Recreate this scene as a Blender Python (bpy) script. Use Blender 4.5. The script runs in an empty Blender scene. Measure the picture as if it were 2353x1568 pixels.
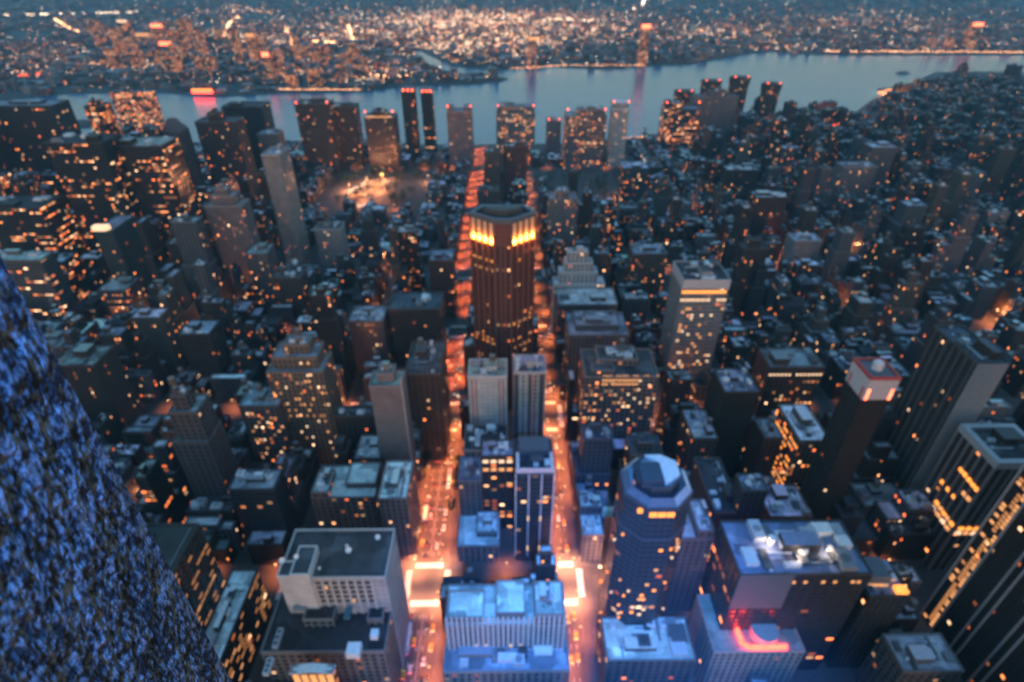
import bpy, math, random
import numpy as np
R = math.radians
random.seed(11)
SC = bpy.context.scene
COL = SC.collection

# ------------------------------------------------------------------ camera
TILT, YAW, CAMZ = R(33.9), R(0.54), 320.0
FPX, PW, PH = 1322.0, 2353.0, 1568.0
cam_d = bpy.data.cameras.new("camera")
cam = bpy.data.objects.new("camera", cam_d)
COL.objects.link(cam)
cam.location = (0, 0, CAMZ)
cam.rotation_euler = (math.pi / 2 - TILT, 0, -YAW)
cam_d.sensor_width = 36
cam_d.lens = 36 * FPX / PW
cam_d.clip_start = 0.05
cam_d.clip_end = 60000
cam_d.dof.use_dof = True                     # lens focused close: the whole city is soft
cam_d.dof.focus_distance = 3.4
cam_d.dof.aperture_fstop = 0.95
SC.camera = cam

# ------------------------------------------------------------------ world, sun, exposure
w = bpy.data.worlds.new("World")
SC.world = w
w.use_nodes = True
nt = w.node_tree
sky = nt.nodes.new("ShaderNodeTexSky")
sky.sky_type = 'NISHITA'
sky.sun_disc = False
sky.sun_elevation = R(5.0)
sky.sun_rotation = R(180)
sky.altitude = 0
sky.air_density = 2.2
sky.dust_density = 0.6
sky.ozone_density = 5.0
bg = nt.nodes["Background"]
nt.links.new(sky.outputs[0], bg.inputs[0])
bg.inputs[1].default_value = 0.15
sun_d = bpy.data.lights.new("sun", 'SUN')
sun_d.energy = 0.03
sun_d.angle = R(12)
sun_d.color = (1.0, 0.62, 0.55)
sun = bpy.data.objects.new("sun", sun_d)
COL.objects.link(sun)
sun.rotation_euler = (R(82), 0, 0)           # low in the west, behind the camera
SC.view_settings.view_transform = 'Standard'
SC.view_settings.look = 'None'
EXPO = 2.5
SC.view_settings.exposure = EXPO
LG = 2 ** -EXPO                               # lamps and lit windows are set against the dusk exposure
SC.view_settings.gamma = 1.0
SC.cycles.use_denoising = True
SC.cycles.max_bounces = 5
SC.cycles.diffuse_bounces = 2
SC.cycles.glossy_bounces = 2
SC.cycles.transmission_bounces = 1
SC.cycles.volume_bounces = 0
SC.cycles.sample_clamp_indirect = 4.0
SC.cycles.sample_clamp_direct = 25.0
SC.cycles.use_light_tree = True
SC.cycles.caustics_reflective = False
SC.cycles.caustics_refractive = False

def flood(name, loc, target, energy, color, size, blend, radius):
    d = bpy.data.lights.new(name, 'SPOT')
    d.energy = energy * LG; d.color = color; d.spot_size = R(size); d.spot_blend = blend
    d.shadow_soft_size = radius
    o = bpy.data.objects.new(name, d); COL.objects.link(o)
    o.location = loc
    from mathutils import Vector
    o.rotation_euler = (Vector(target) - Vector(loc)).to_track_quat('-Z', 'Y').to_euler()
    return o
# blue floodlights of the tower the photograph is taken from
flood("blue_floodlight", (14, 3, 296), (40, 152, 20), 6.6e6, (0.08, 0.29, 1.0), 52, 1.0, 1.0)
flood("blue_floodlight", (-1.0, -1.5, 322.6), (-1.62, 1.2, 318.0), 5200, (0.02, 0.24, 1.0), 120, 0.8, 0.03)

# ------------------------------------------------------------------ pixel <-> world
CT, ST = math.cos(TILT), math.sin(TILT)
CYW, SYW = math.cos(YAW), math.sin(YAW)
def ray(px, py):
    rx = (px - PW / 2) / FPX; u = -(py - PH / 2) / FPX
    fy = CT + u * ST; fz = -ST + u * CT
    return (rx * CYW + fy * SYW, -rx * SYW + fy * CYW, fz)
def pix(px, py, z=0.0):                      # where the line of sight meets height z
    d = ray(px, py); t = (z - CAMZ) / d[2]
    return (d[0] * t, d[1] * t)
def proj(x, y, z):
    a = x * CYW - y * SYW; b = x * SYW + y * CYW; c = z - CAMZ
    dep = b * CT - c * ST; up = b * ST + c * CT
    dep = max(dep, 1.0)
    return (PW / 2 + FPX * a / dep, PH / 2 - FPX * up / dep)
def height_at(y, px, py):                    # height of the line of sight above depth y
    d = ray(px, py)
    return CAMZ + d[2] * y / d[1]
def x_at(y, px, py):
    d = ray(px, py)
    return d[0] * y / d[1]

# ------------------------------------------------------------------ materials
def new_mat(name):
    m = bpy.data.materials.new(name); m.use_nodes = True
    n = m.node_tree.nodes; n.clear()
    out = n.new("ShaderNodeOutputMaterial"); b = n.new("ShaderNodeBsdfPrincipled")
    m.node_tree.links.new(b.outputs[0], out.inputs[0])
    m.cycles.emission_sampling = 'NONE'
    return m, n, m.node_tree.links, b
def nm(n, l, op, a, b=None, c=None):
    k = n.new("ShaderNodeMath"); k.operation = op
    for i, v in enumerate((a, b, c)):
        if v is None: continue
        if isinstance(v, (int, float)): k.inputs[i].default_value = v
        else: l.new(v, k.inputs[i])
    return k.outputs[0]
def vmix(n, l, f, a, b, blend='MIX'):
    k = n.new("ShaderNodeMix"); k.data_type = 'RGBA'; k.blend_type = blend
    for i, v in ((0, f), (6, a), (7, b)):
        if isinstance(v, (int, float)): k.inputs[i].default_value = v
        elif isinstance(v, tuple): k.inputs[i].default_value = (*v, 1)
        else: l.new(v, k.inputs[i])
    return k.outputs[2]
def attr(n, name):
    a = n.new("ShaderNodeAttribute"); a.attribute_name = name; return a

WIN_E = 1.9 * LG
def wall_mat():
    m, n, l, b = new_mat("facade")
    uvn = n.new("ShaderNodeUVMap"); uvn.uv_map = "UVMap"
    sp = n.new("ShaderNodeSeparateXYZ"); l.new(uvn.outputs[0], sp.inputs[0])
    u, v = sp.outputs[0], sp.outputs[1]
    par = attr(n, "par"); ps = n.new("ShaderNodeSeparateColor"); l.new(par.outputs[0], ps.inputs[0])
    lit, bay, wf, band = ps.outputs[0], ps.outputs[1], ps.outputs[2], par.outputs[3]
    bayw = nm(n, l, 'MULTIPLY', bay, 10.0)
    us = nm(n, l, 'DIVIDE', u, bayw); vs = nm(n, l, 'DIVIDE', v, 3.6)
    cu, cv = nm(n, l, 'FLOOR', us), nm(n, l, 'FLOOR', vs)
    fu, fv = nm(n, l, 'FRACT', us), nm(n, l, 'FRACT', vs)
    du = nm(n, l, 'ABSOLUTE', nm(n, l, 'SUBTRACT', fu, 0.5))
    mu = nm(n, l, 'LESS_THAN', du, nm(n, l, 'MULTIPLY', wf, 0.5))
    mv = nm(n, l, 'LESS_THAN', nm(n, l, 'ABSOLUTE', nm(n, l, 'SUBTRACT', fv, 0.52)), 0.29)
    win = nm(n, l, 'MULTIPLY', mu, mv)
    def wn(a, c, k):
        cb = n.new("ShaderNodeCombineXYZ"); l.new(a, cb.inputs[0]); l.new(c, cb.inputs[1]); cb.inputs[2].default_value = k
        t = n.new("ShaderNodeTexWhiteNoise"); t.noise_dimensions = '3D'; l.new(cb.outputs[0], t.inputs[0])
        return t.outputs[0]
    r1 = wn(cu, cv, 1.3)
    cl = wn(nm(n, l, 'FLOOR', nm(n, l, 'DIVIDE', cu, 3.0)), nm(n, l, 'FLOOR', nm(n, l, 'DIVIDE', cv, 2.0)), 9.1)
    p = nm(n, l, 'MULTIPLY', nm(n, l, 'MULTIPLY', lit, 0.9), nm(n, l, 'MULTIPLY', nm(n, l, 'MULTIPLY', cl, cl), 3.0))
    l1 = nm(n, l, 'LESS_THAN', r1, p)
    r2 = wn(nm(n, l, 'FLOOR', nm(n, l, 'DIVIDE', cu, 5.0)), cv, 4.7)
    l2 = nm(n, l, 'LESS_THAN', r2, band)
    l2 = nm(n, l, 'MULTIPLY', l2, nm(n, l, 'GREATER_THAN', r1, 0.12))
    on = nm(n, l, 'MULTIPLY', nm(n, l, 'MAXIMUM', l1, l2), win)
    r3 = wn(cu, cv, 7.9)
    r4 = wn(cu, cv, 12.2)
    st = nm(n, l, 'MULTIPLY', on, nm(n, l, 'ADD', nm(n, l, 'MULTIPLY', nm(n, l, 'POWER', r4, 3.0), WIN_E * 1.7), WIN_E * 0.16))
    ramp = n.new("ShaderNodeValToRGB"); l.new(r3, ramp.inputs[0])
    e = ramp.color_ramp.elements
    e[0].position = 0.0; e[0].color = (1.0, 0.16, 0.04, 1)
    e[1].position = 1.0; e[1].color = (1.0, 0.62, 0.34, 1)
    k = e.new(0.5); k.color = (1.0, 0.30, 0.08, 1)
    tone = attr(n, "tone")
    tc = n.new("ShaderNodeTexCoord")
    nz = n.new("ShaderNodeTexNoise"); nz.inputs["Scale"].default_value = 0.12; nz.inputs["Detail"].default_value = 6
    l.new(tc.outputs["Object"], nz.inputs["Vector"])
    va = nm(n, l, 'MULTIPLY_ADD', nz.outputs[0], 0.9, 0.55)
    # spandrel course each floor, slightly different masonry
    sp2 = nm(n, l, 'LESS_THAN', fv, 0.10)
    va = nm(n, l, 'MULTIPLY', va, nm(n, l, 'MULTIPLY_ADD', sp2, 0.25, 0.95))
    hv = n.new("ShaderNodeVectorMath"); hv.operation = 'SCALE'; l.new(tone.outputs[0], hv.inputs[0]); l.new(va, hv.inputs[3])
    base = vmix(n, l, win, hv.outputs[0], (0.025, 0.03, 0.04))
    l.new(base, b.inputs["Base Color"])
    l.new(nm(n, l, 'MULTIPLY_ADD', win, -0.62, 0.85), b.inputs["Roughness"])
    l.new(ramp.outputs[0], b.inputs["Emission Color"])
    l.new(st, b.inputs["Emission Strength"])
    return m
def roof_mat():
    m, n, l, b = new_mat("roofing")
    tone = attr(n, "tone")
    tc = n.new("ShaderNodeTexCoord")
    nz = n.new("ShaderNodeTexNoise"); nz.inputs["Scale"].default_value = 0.09; nz.inputs["Detail"].default_value = 8
    nz.inputs["Roughness"].default_value = 0.7
    l.new(tc.outputs["Object"], nz.inputs["Vector"])
    vo = n.new("ShaderNodeTexVoronoi"); vo.distance = 'CHEBYCHEV'; vo.inputs["Scale"].default_value = 0.12
    l.new(tc.outputs["Object"], vo.inputs["Vector"])
    sc = n.new("ShaderNodeSeparateColor"); l.new(vo.outputs["Color"], sc.inputs[0])
    va = nm(n, l, 'MULTIPLY', nm(n, l, 'MULTIPLY_ADD', nz.outputs[0], 1.9, 0.05), nm(n, l, 'MULTIPLY_ADD', sc.outputs[0], 0.9, 0.5))
    hv = n.new("ShaderNodeVectorMath"); hv.operation = 'SCALE'; l.new(tone.outputs[0], hv.inputs[0]); l.new(va, hv.inputs[3])
    l.new(hv.outputs[0], b.inputs["Base Color"]); b.inputs["Roughness"].default_value = 0.8
    return m
def plain_mat():
    m, n, l, b = new_mat("painted_metal")
    tone = attr(n, "tone")
    tc = n.new("ShaderNodeTexCoord")
    nz = n.new("ShaderNodeTexNoise"); nz.inputs["Scale"].default_value = 0.8; nz.inputs["Detail"].default_value = 5
    l.new(tc.outputs["Object"], nz.inputs["Vector"])
    va = nm(n, l, 'MULTIPLY_ADD', nz.outputs[0], 0.8, 0.6)
    hv = n.new("ShaderNodeVectorMath"); hv.operation = 'SCALE'; l.new(tone.outputs[0], hv.inputs[0]); l.new(va, hv.inputs[3])
    l.new(hv.outputs[0], b.inputs["Base Color"]); b.inputs["Roughness"].default_value = 0.6
    return m
def emit_mat(name, col, s):
    m, n, l, b = new_mat(name)
    b.inputs["Base Color"].default_value = (*[c * .3 for c in col], 1)
    nz = n.new("ShaderNodeTexNoise"); nz.inputs["Scale"].default_value = 0.7
    tc = n.new("ShaderNodeTexCoord"); l.new(tc.outputs["Object"], nz.inputs["Vector"])
    b.inputs["Emission Color"].default_value = (*col, 1)
    l.new(nm(n, l, 'MULTIPLY', nm(n, l, 'MULTIPLY_ADD', nz.outputs[0], 1.0, 0.5), s * LG), b.inputs["Emission Strength"])
    return m
def solid_mat(name, c, rough=0.8, scale=0.3, amt=0.6):
    m, n, l, b = new_mat(name)
    tc = n.new("ShaderNodeTexCoord")
    nz = n.new("ShaderNodeTexNoise"); nz.inputs["Scale"].default_value = scale; nz.inputs["Detail"].default_value = 8
    l.new(tc.outputs["Object"], nz.inputs["Vector"])
    va = nm(n, l, 'MULTIPLY_ADD', nz.outputs[0], amt * 2, 1 - amt)
    hv = n.new("ShaderNodeVectorMath"); hv.operation = 'SCALE'; hv.inputs[0].default_value = c; l.new(va, hv.inputs[3])
    l.new(hv.outputs[0], b.inputs["Base Color"]); b.inputs["Roughness"].default_value = rough
    return m
def water_mat():
    m, n, l, b = new_mat("river_water")
    b.inputs["Base Color"].default_value = (0.008, 0.13, 0.25, 1)
    b.inputs["Roughness"].default_value = 0.2
    b.inputs["IOR"].default_value = 1.33
    tc = n.new("ShaderNodeTexCoord")
    mp = n.new("ShaderNodeMapping"); mp.inputs["Scale"].default_value = (0.05, 0.16, 0.1)
    l.new(tc.outputs["Object"], mp.inputs[0])
    nz = n.new("ShaderNodeTexNoise"); nz.inputs["Scale"].default_value = 1.0; nz.inputs["Detail"].default_value = 5
    l.new(mp.outputs[0], nz.inputs["Vector"])
    bp = n.new("ShaderNodeBump"); bp.inputs["Strength"].default_value = 0.8; bp.inputs["Distance"].default_value = 0.8
    l.new(nz.outputs[0], bp.inputs["Height"]); l.new(bp.outputs[0], b.inputs["Normal"])
    return m
def stone_mat():
    m, n, l, b = new_mat("rough_granite")
    tc = n.new("ShaderNodeTexCoord")
    mp = n.new("ShaderNodeMapping"); mp.inputs["Scale"].default_value = (1.0, 1.0, 0.5)
    l.new(tc.outputs["Object"], mp.inputs[0])
    nz = n.new("ShaderNodeTexNoise"); nz.inputs["Scale"].default_value = 46; nz.inputs["Detail"].default_value = 6; nz.inputs["Roughness"].default_value = 0.5
    n2 = n.new("ShaderNodeTexNoise"); n2.inputs["Scale"].default_value = 11.0; n2.inputs["Detail"].default_value = 4
    l.new(mp.outputs[0], nz.inputs["Vector"]); l.new(mp.outputs[0], n2.inputs["Vector"])
    mixv = nm(n, l, 'ADD', nm(n, l, 'MULTIPLY', nz.outputs[0], 0.68), nm(n, l, 'MULTIPLY', n2.outputs[0], 0.32))
    rp = n.new("ShaderNodeValToRGB"); l.new(mixv, rp.inputs[0])
    e = rp.color_ramp.elements
    e[0].position = 0.45; e[0].color = (0.010, 0.011, 0.013, 1)
    e[1].position = 0.62; e[1].color = (0.20, 0.20, 0.20, 1)
    l.new(rp.outputs[0], b.inputs["Base Color"]); b.inputs["Roughness"].default_value = 0.85
    bp = n.new("ShaderNodeBump"); bp.inputs["Strength"].default_value = 1.0; bp.inputs["Distance"].default_value = 0.05
    l.new(mixv, bp.inputs["Height"]); l.new(bp.outputs[0], b.inputs["Normal"])
    return m

M_WALL, M_ROOF, M_PLAIN = wall_mat(), roof_mat(), plain_mat()
M_LAMP = emit_mat("lamp_glow", (1.0, 0.50, 0.20), 8)
M_FARLAMP = emit_mat("far_lamp_glow", (1.0, 0.42, 0.17), 9)
M_FARLAMP2 = emit_mat("far_lamp_white", (1.0, 0.70, 0.46), 11)
M_YARD = emit_mat('yard_light_amber', (1.0, 0.36, 0.13), 3.0)
M_YARD2 = emit_mat('yard_light_pale', (1.0, 0.66, 0.48), 3.0)
M_DIMWIN = emit_mat('dim_lit_glass', (1.0, 0.40, 0.14), 0.55)
M_RED = emit_mat("red_light", (1.0, 0.10, 0.04), 9)
M_REDSIGN = emit_mat("red_neon", (1.0, 0.03, 0.015), 16)
M_ORANGE = emit_mat("orange_light", (1.0, 0.30, 0.05), 2.2)
M_WARMWIN = emit_mat("lit_glass", (1.0, 0.42, 0.15), 1.1)
M_WHITEWIN = emit_mat("bright_lit_glass", (1.0, 0.64, 0.38), 1.4)
M_TEALWIN = emit_mat("teal_lit_glass", (0.1, 0.9, 0.9), 0.6)
M_HEAD = emit_mat("headlight_glow", (1.0, 0.82, 0.62), 14)
M_TAIL = emit_mat("taillight_glow", (1.0, 0.06, 0.03), 18)
M_ASPHALT = solid_mat("asphalt", (0.06, 0.058, 0.058), 0.75, 0.15, 0.35)
M_FARGROUND = solid_mat("far_ground", (0.05, 0.055, 0.055), 0.9, 0.006, 0.7)
M_PAVE = solid_mat("concrete_pavement", (0.085, 0.08, 0.078), 0.85, 0.4, 0.4)
M_MARK = solid_mat("road_paint", (0.75, 0.74, 0.70), 0.7, 1.5, 0.2)
M_WATER, M_STONE = water_mat(), stone_mat()
M_LEAF = solid_mat("leaves", (0.045, 0.07, 0.03), 0.8, 0.9, 0.6)
M_BARK = solid_mat("bark", (0.06, 0.045, 0.035), 0.9, 2.0, 0.4)
M_CARPAINT = solid_mat("car_paint_dark", (0.03, 0.03, 0.035), 0.3, 1, 0.2)
M_CARWHITE = solid_mat("car_paint_white", (0.6, 0.6, 0.6), 0.3, 1, 0.1)
M_CARYELLOW = solid_mat("car_paint_yellow", (0.65, 0.36, 0.03), 0.3, 1, 0.1)
M_CARGLASS = solid_mat("car_glass", (0.02, 0.025, 0.03), 0.1, 1, 0.1)
M_TYRE = solid_mat("tyre_rubber", (0.02, 0.02, 0.02), 0.9, 2, 0.2)
M_POLE = solid_mat("pole_metal", (0.12, 0.13, 0.13), 0.5, 2, 0.2)

# ------------------------------------------------------------------ mesh builder
class MB:
    def __init__(s):
        s.v, s.f, s.uv, s.tone, s.par, s.mi = [], [], [], [], [], []
    def face(s, pts, uv, tone=(.3, .3, .3), par=(0, .3, .5, 0), mi=0):
        i = len(s.v); s.v.extend(pts); s.f.append(tuple(range(i, i + len(pts))))
        s.uv.extend(uv); s.tone.append((*tone, 1)); s.par.append(par); s.mi.append(mi)
    def prism(s, poly, z0, z1, tone=(.3, .3, .3), par=(0, .3, .5, 0), wall=0, top=None, ttone=None, bottom=None, poly1=None, seed=None):
        # poly counter-clockwise; walls carry metres as uv
        q = poly1 or poly; n = len(poly)
        u = (random.randint(0, 4000) * 1.0 if seed is None else seed)
        u0 = 600.0 * (int(u) % 97)
        acc = u0
        if wall is not None:
            for i in range(n):
                a, b = poly[i], poly[(i + 1) % n]; c, d = q[(i + 1) % n], q[i]
                L = math.hypot(b[0] - a[0], b[1] - a[1])
                bw = max(par[1] * 10, .5); nb = max(1, round(L / bw)); 
                ua = math.ceil(acc / bw) * bw
                ub = ua + nb * bw
                s.face([(*a, z0), (*b, z0), (*c, z1), (*d, z1)], [(ua, z0), (ub, z0), (ub, z1), (ua, z1)], tone, par, wall)
                acc = ub + 7 * bw
        if top is not None:
            s.face([(*p, z1) for p in q], [p for p in q], ttone or tone, par, top)
        if bottom is not None:
            s.face([(*p, z0) for p in reversed(poly)], [p for p in reversed(poly)], ttone or tone, par, bottom)
    def box(s, x0, x1, y0, y1, z0, z1, **k):
        s.prism([(x0, y0), (x1, y0), (x1, y1), (x0, y1)], z0, z1, **k)
    def cyl(s, cx, cy, r, z0, z1, n=12, r1=None, **k):
        r1 = r if r1 is None else r1
        A = [2 * math.pi * i / n for i in range(n)]
        s.prism([(cx + r * math.cos(a), cy + r * math.sin(a)) for a in A], z0, z1,
                poly1=[(cx + r1 * math.cos(a), cy + r1 * math.sin(a)) for a in A], **k)
    def mesh(s, name, mats):
        me = bpy.data.meshes.new(name)
        me.from_pydata(s.v, [], s.f)
        uvl = me.uv_layers.new(name="UVMap")
        uvl.data.foreach_set("uv", np.array(s.uv, dtype=np.float32).ravel())
        a = me.attributes.new("tone", 'FLOAT_COLOR', 'FACE'); a.data.foreach_set("color", np.array(s.tone, dtype=np.float32).ravel())
        a = me.attributes.new("par", 'FLOAT_COLOR', 'FACE'); a.data.foreach_set("color", np.array(s.par, dtype=np.float32).ravel())
        for m in mats: me.materials.append(m)
        me.polygons.foreach_set("material_index", s.mi)
        me.update()
        return me
    def build(s, name, mats, parent=None, loc=(0, 0, 0)):
        if loc != (0, 0, 0):
            s.v = [(p[0] - loc[0], p[1] - loc[1], p[2] - loc[2]) for p in s.v]
        o = bpy.data.objects.new(name, s.mesh(name, mats if isinstance(mats, list) else [mats]))
        COL.objects.link(o)
        if parent is not None: o.parent = parent
        else: o.location = loc
        return o
def tag(o, label=None, cat=None, group=None, kind=None):
    if label: o["label"] = label
    if cat: o["category"] = cat
    if group: o["group"] = group
    if kind: o["kind"] = kind
    return o
def empty(name, loc, label=None, cat=None, group=None):
    o = bpy.data.objects.new(name, None); COL.objects.link(o); o.location = loc; o.empty_display_size = 1
    return tag(o, label, cat, group)
def rect(x0, x1, y0, y1): return [(x0, y0), (x1, y0), (x1, y1), (x0, y1)]
def inset(poly, d):
    cx = sum(p[0] for p in poly) / len(poly); cy = sum(p[1] for p in poly) / len(poly)
    w = max(max(p[0] for p in poly) - min(p[0] for p in poly), 1); h = max(max(p[1] for p in poly) - min(p[1] for p in poly), 1)
    fx, fy = max(0.1, 1 - 2 * d / w), max(0.1, 1 - 2 * d / h)
    return [(cx + (p[0] - cx) * fx, cy + (p[1] - cy) * fy) for p in poly]
def bbox(poly):
    return min(p[0] for p in poly), max(p[0] for p in poly), min(p[1] for p in poly), max(p[1] for p in poly)

# ------------------------------------------------------------------ street plan (metres)
ST_X = {}                                    # street centre -> half width between building lines
streets = [(-50, 13)] + [(-130 - 80 * i, 9) for i in range(17)] + [(36, 9), (110, 9)] + [(190 + 80 * i, 9) for i in range(18)]
streets.sort()
avenues = [(58, 15), (210, 14), (364, 18), (494, 11), (624, 14), (825, 14), (1025, 14)]
east_av = [(1235, 12), (1400, 10), (1560, 10), (1720, 10), (1880, 10)]

shore_near = [(-2600, 1290), (-1500, 1250), (-900, 1225), (-500, 1205), (-100, 1190), (150, 1200)]
shore_near += [pix(*p) for p in ((1450, 318), (1530, 306), (1600, 300), (1680, 296), (1740, 290), (1800, 262), (1850, 256), (1895, 270), (1905, 288), (1935, 284), (1962, 262), (1985, 243), (2022, 218), (2016, 204), (2060, 198), (2112, 203), (2122, 178), (2150, 166), (2240, 164), (2353, 166))]
shore_near += [(2600, 1900), (4200, 1500)]
def near_bank(x):
    for (a, b) in zip(shore_near, shore_near[1:]):
        if a[0] <= x <= b[0]:
            t = (x - a[0]) / max(b[0] - a[0], 1e-6); return a[1] + (b[1] - a[1]) * t
    return 1200
far_px = [(-500, 222), (40, 227), (165, 214), (370, 212), (500, 222), (640, 214), (830, 211), (905, 201), (965, 197), (1060, 195), (1150, 188), (1168, 181), (1130, 174),
          (1050, 168), (1000, 160), (948, 118), (965, 116), (1040, 152), (1130, 160), (1200, 158), (1260, 153), (1400, 160), (1470, 152), (1570, 150), (1640, 138), (1700, 125), (1775, 119), (1830, 124), (1960, 127), (2353, 126), (2900, 129)]
shore_far = [pix(*p) for p in far_px]

def flat(name, poly, z, mat, depth=4.0, kind='structure'):
    me = bpy.data.meshes.new(name)
    n = len(poly)
    v = [(p[0], p[1], z) for p in poly] + [(p[0], p[1], z - depth) for p in poly]
    f = [tuple(range(n))] + [(i, i + n, (i + 1) % n + n, (i + 1) % n) for i in range(n)]
    me.from_pydata(v, [], f); me.materials.append(mat)
    import bmesh
    bm = bmesh.new(); bm.from_mesh(me); bmesh.ops.recalc_face_normals(bm, faces=bm.faces)
    bmesh.ops.triangulate(bm, faces=[fc for fc in bm.faces if len(fc.verts) > 4])
    if sum(fc.normal.z * fc.calc_area() for fc in bm.faces) < 0: bmesh.ops.reverse_faces(bm, faces=bm.faces)
    bm.to_mesh(me); bm.free()
    o = bpy.data.objects.new(name, me); COL.objects.link(o); o["kind"] = kind
    return o
wme = bpy.data.meshes.new("river")
wme.from_pydata([(-9000, -900, -1.5), (9000, -900, -1.5), (9000, 12500, -1.5), (-9000, 12500, -1.5)], [], [(0, 1, 2, 3)])
wme.materials.append(M_WATER)
wo = bpy.data.objects.new("river", wme); COL.objects.link(wo); wo["kind"] = 'structure'
flat("road", [(-2600, -600), (4200, -600)] + list(reversed(shore_near)), 0.0, M_ASPHALT)
flat("far_shore", shore_far + [(8800, 1900), (8800, 12300), (-8800, 12300), (-8800, 1500)], 0.3, M_FARGROUND)
isl = [pix(*p) for p in ((118, 289), (180, 293), (252, 289), (254, 279), (190, 276), (120, 281))]
flat("river_island", isl, 1.0, M_FARGROUND)

blocks = []
allav = avenues + east_av
for (sa, sb) in zip(streets, streets[1:]):
    bx0, bx1 = sa[0] + sa[1], sb[0] - sb[1]
    for (aa, ab) in zip(allav, allav[1:]):
        by0, by1 = aa[0] + aa[1], ab[0] - ab[1]
        lim = min(near_bank(bx0), near_bank(bx1), near_bank((bx0 + bx1) / 2)) - 28
        if by0 > lim - 25: continue
        by1 = min(by1, lim)
        blocks.append((bx0, bx1, by0, by1))
pv = MB()
for b in blocks:
    pv.box(b[0] - 0, b[1] + 0, b[2], b[3], 0, 0.15, tone=(.3, .3, .3), top=0)
    pv.box(b[0] - 3.5, b[1] + 3.5, b[2] - 3.8, b[3] + 3.8, 0.0, 0.13, top=0)
tag(pv.build("pavement", M_PAVE), kind='structure')

mk = MB()
def zebra(cx, cy, sx, sy, hx, hy):           # four crossings round one junction
    for s in (-1, 1):
        n = max(4, int(hx * 2 / 1.3))
        for i in range(n):
            x = cx - hx + (i + .5) * 2 * hx / n
            mk.box(x - .42, x + .42, cy + s * (hy + 3.2) - 1.9, cy + s * (hy + 3.2) + 1.9, 0.0, 0.008, top=0)
        n = max(4, int(hy * 2 / 1.3))
        for i in range(n):
            y = cy - hy + (i + .5) * 2 * hy / n
            mk.box(cx + s * (hx + 3.2) - 1.9, cx + s * (hx + 3.2) + 1.9, y - .42, y + .42, 0.0, 0.008, top=0)
for ax, ah in avenues[1:5]:
    for sx, sh in ((-50, 13), (36, 9), (110, 9), (-130, 9)):
        zebra(sx, ax, 0, 0, sh - 4.2, ah - 4.4)
for sx, offs in ((-50, (-5.2, -1.8, 0, 1.8, 5.2)), (36, (-1.6, 1.6))):
    for (aa, ab) in zip(avenues, avenues[1:]):
        for oy in offs:
            y = aa[0] + aa[1] + 6
            while y < ab[0] - ab[1] - 8:
                mk.box(sx + oy - .09, sx + oy + .09, y, y + 3.0, 0.0, 0.008, top=0); y += (9 if oy else 3.2)
tag(mk.build("road_markings", M_MARK), kind='structure')

# ------------------------------------------------------------------ building kit
TONES = {
    'brown brick': (.13, .080, .065), 'dark brick': (.060, .046, .044), 'red brick': (.17, .065, .055), 'mauve stone': (.27, .215, .225),
    'pale stone': (.42, .38, .37), 'grey concrete': (.22, .215, .22), 'dark glass': (.022, .024, .028), 'blue glass': (.05, .08, .11),
    'white panel': (.55, .54, .55), 'black steel': (.014, .014, .015), 'teal glass': (.05, .12, .125), 'tan brick': (.24, .17, .13),
}
PARS = {   # lit share, bay/10, window width, lit-floor share
    'brown brick': (.055, .32, .42, .0), 'dark brick': (.05, .30, .42, .0), 'red brick': (.05, .32, .42, .0), 'mauve stone': (.05, .34, .45, .003),
    'pale stone': (.05, .36, .46, .005), 'grey concrete': (.05, .38, .55, .01), 'dark glass': (.05, .30, .80, .03), 'blue glass': (.04, .30, .85, .012),
    'white panel': (.04, .30, .55, .01), 'black steel': (.03, .32, .75, .025), 'teal glass': (.04, .3, .8, .01), 'tan brick': (.06, .32, .42, .0),
}
ROOFS = {'pale': (.52, .54, .56), 'grey': (.27, .285, .30), 'dark': (.065, .07, .08), 'blue-grey': (.22, .26, .30), 'white': (.74, .75, .77), 'tar': (.03, .033, .04)}

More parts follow.
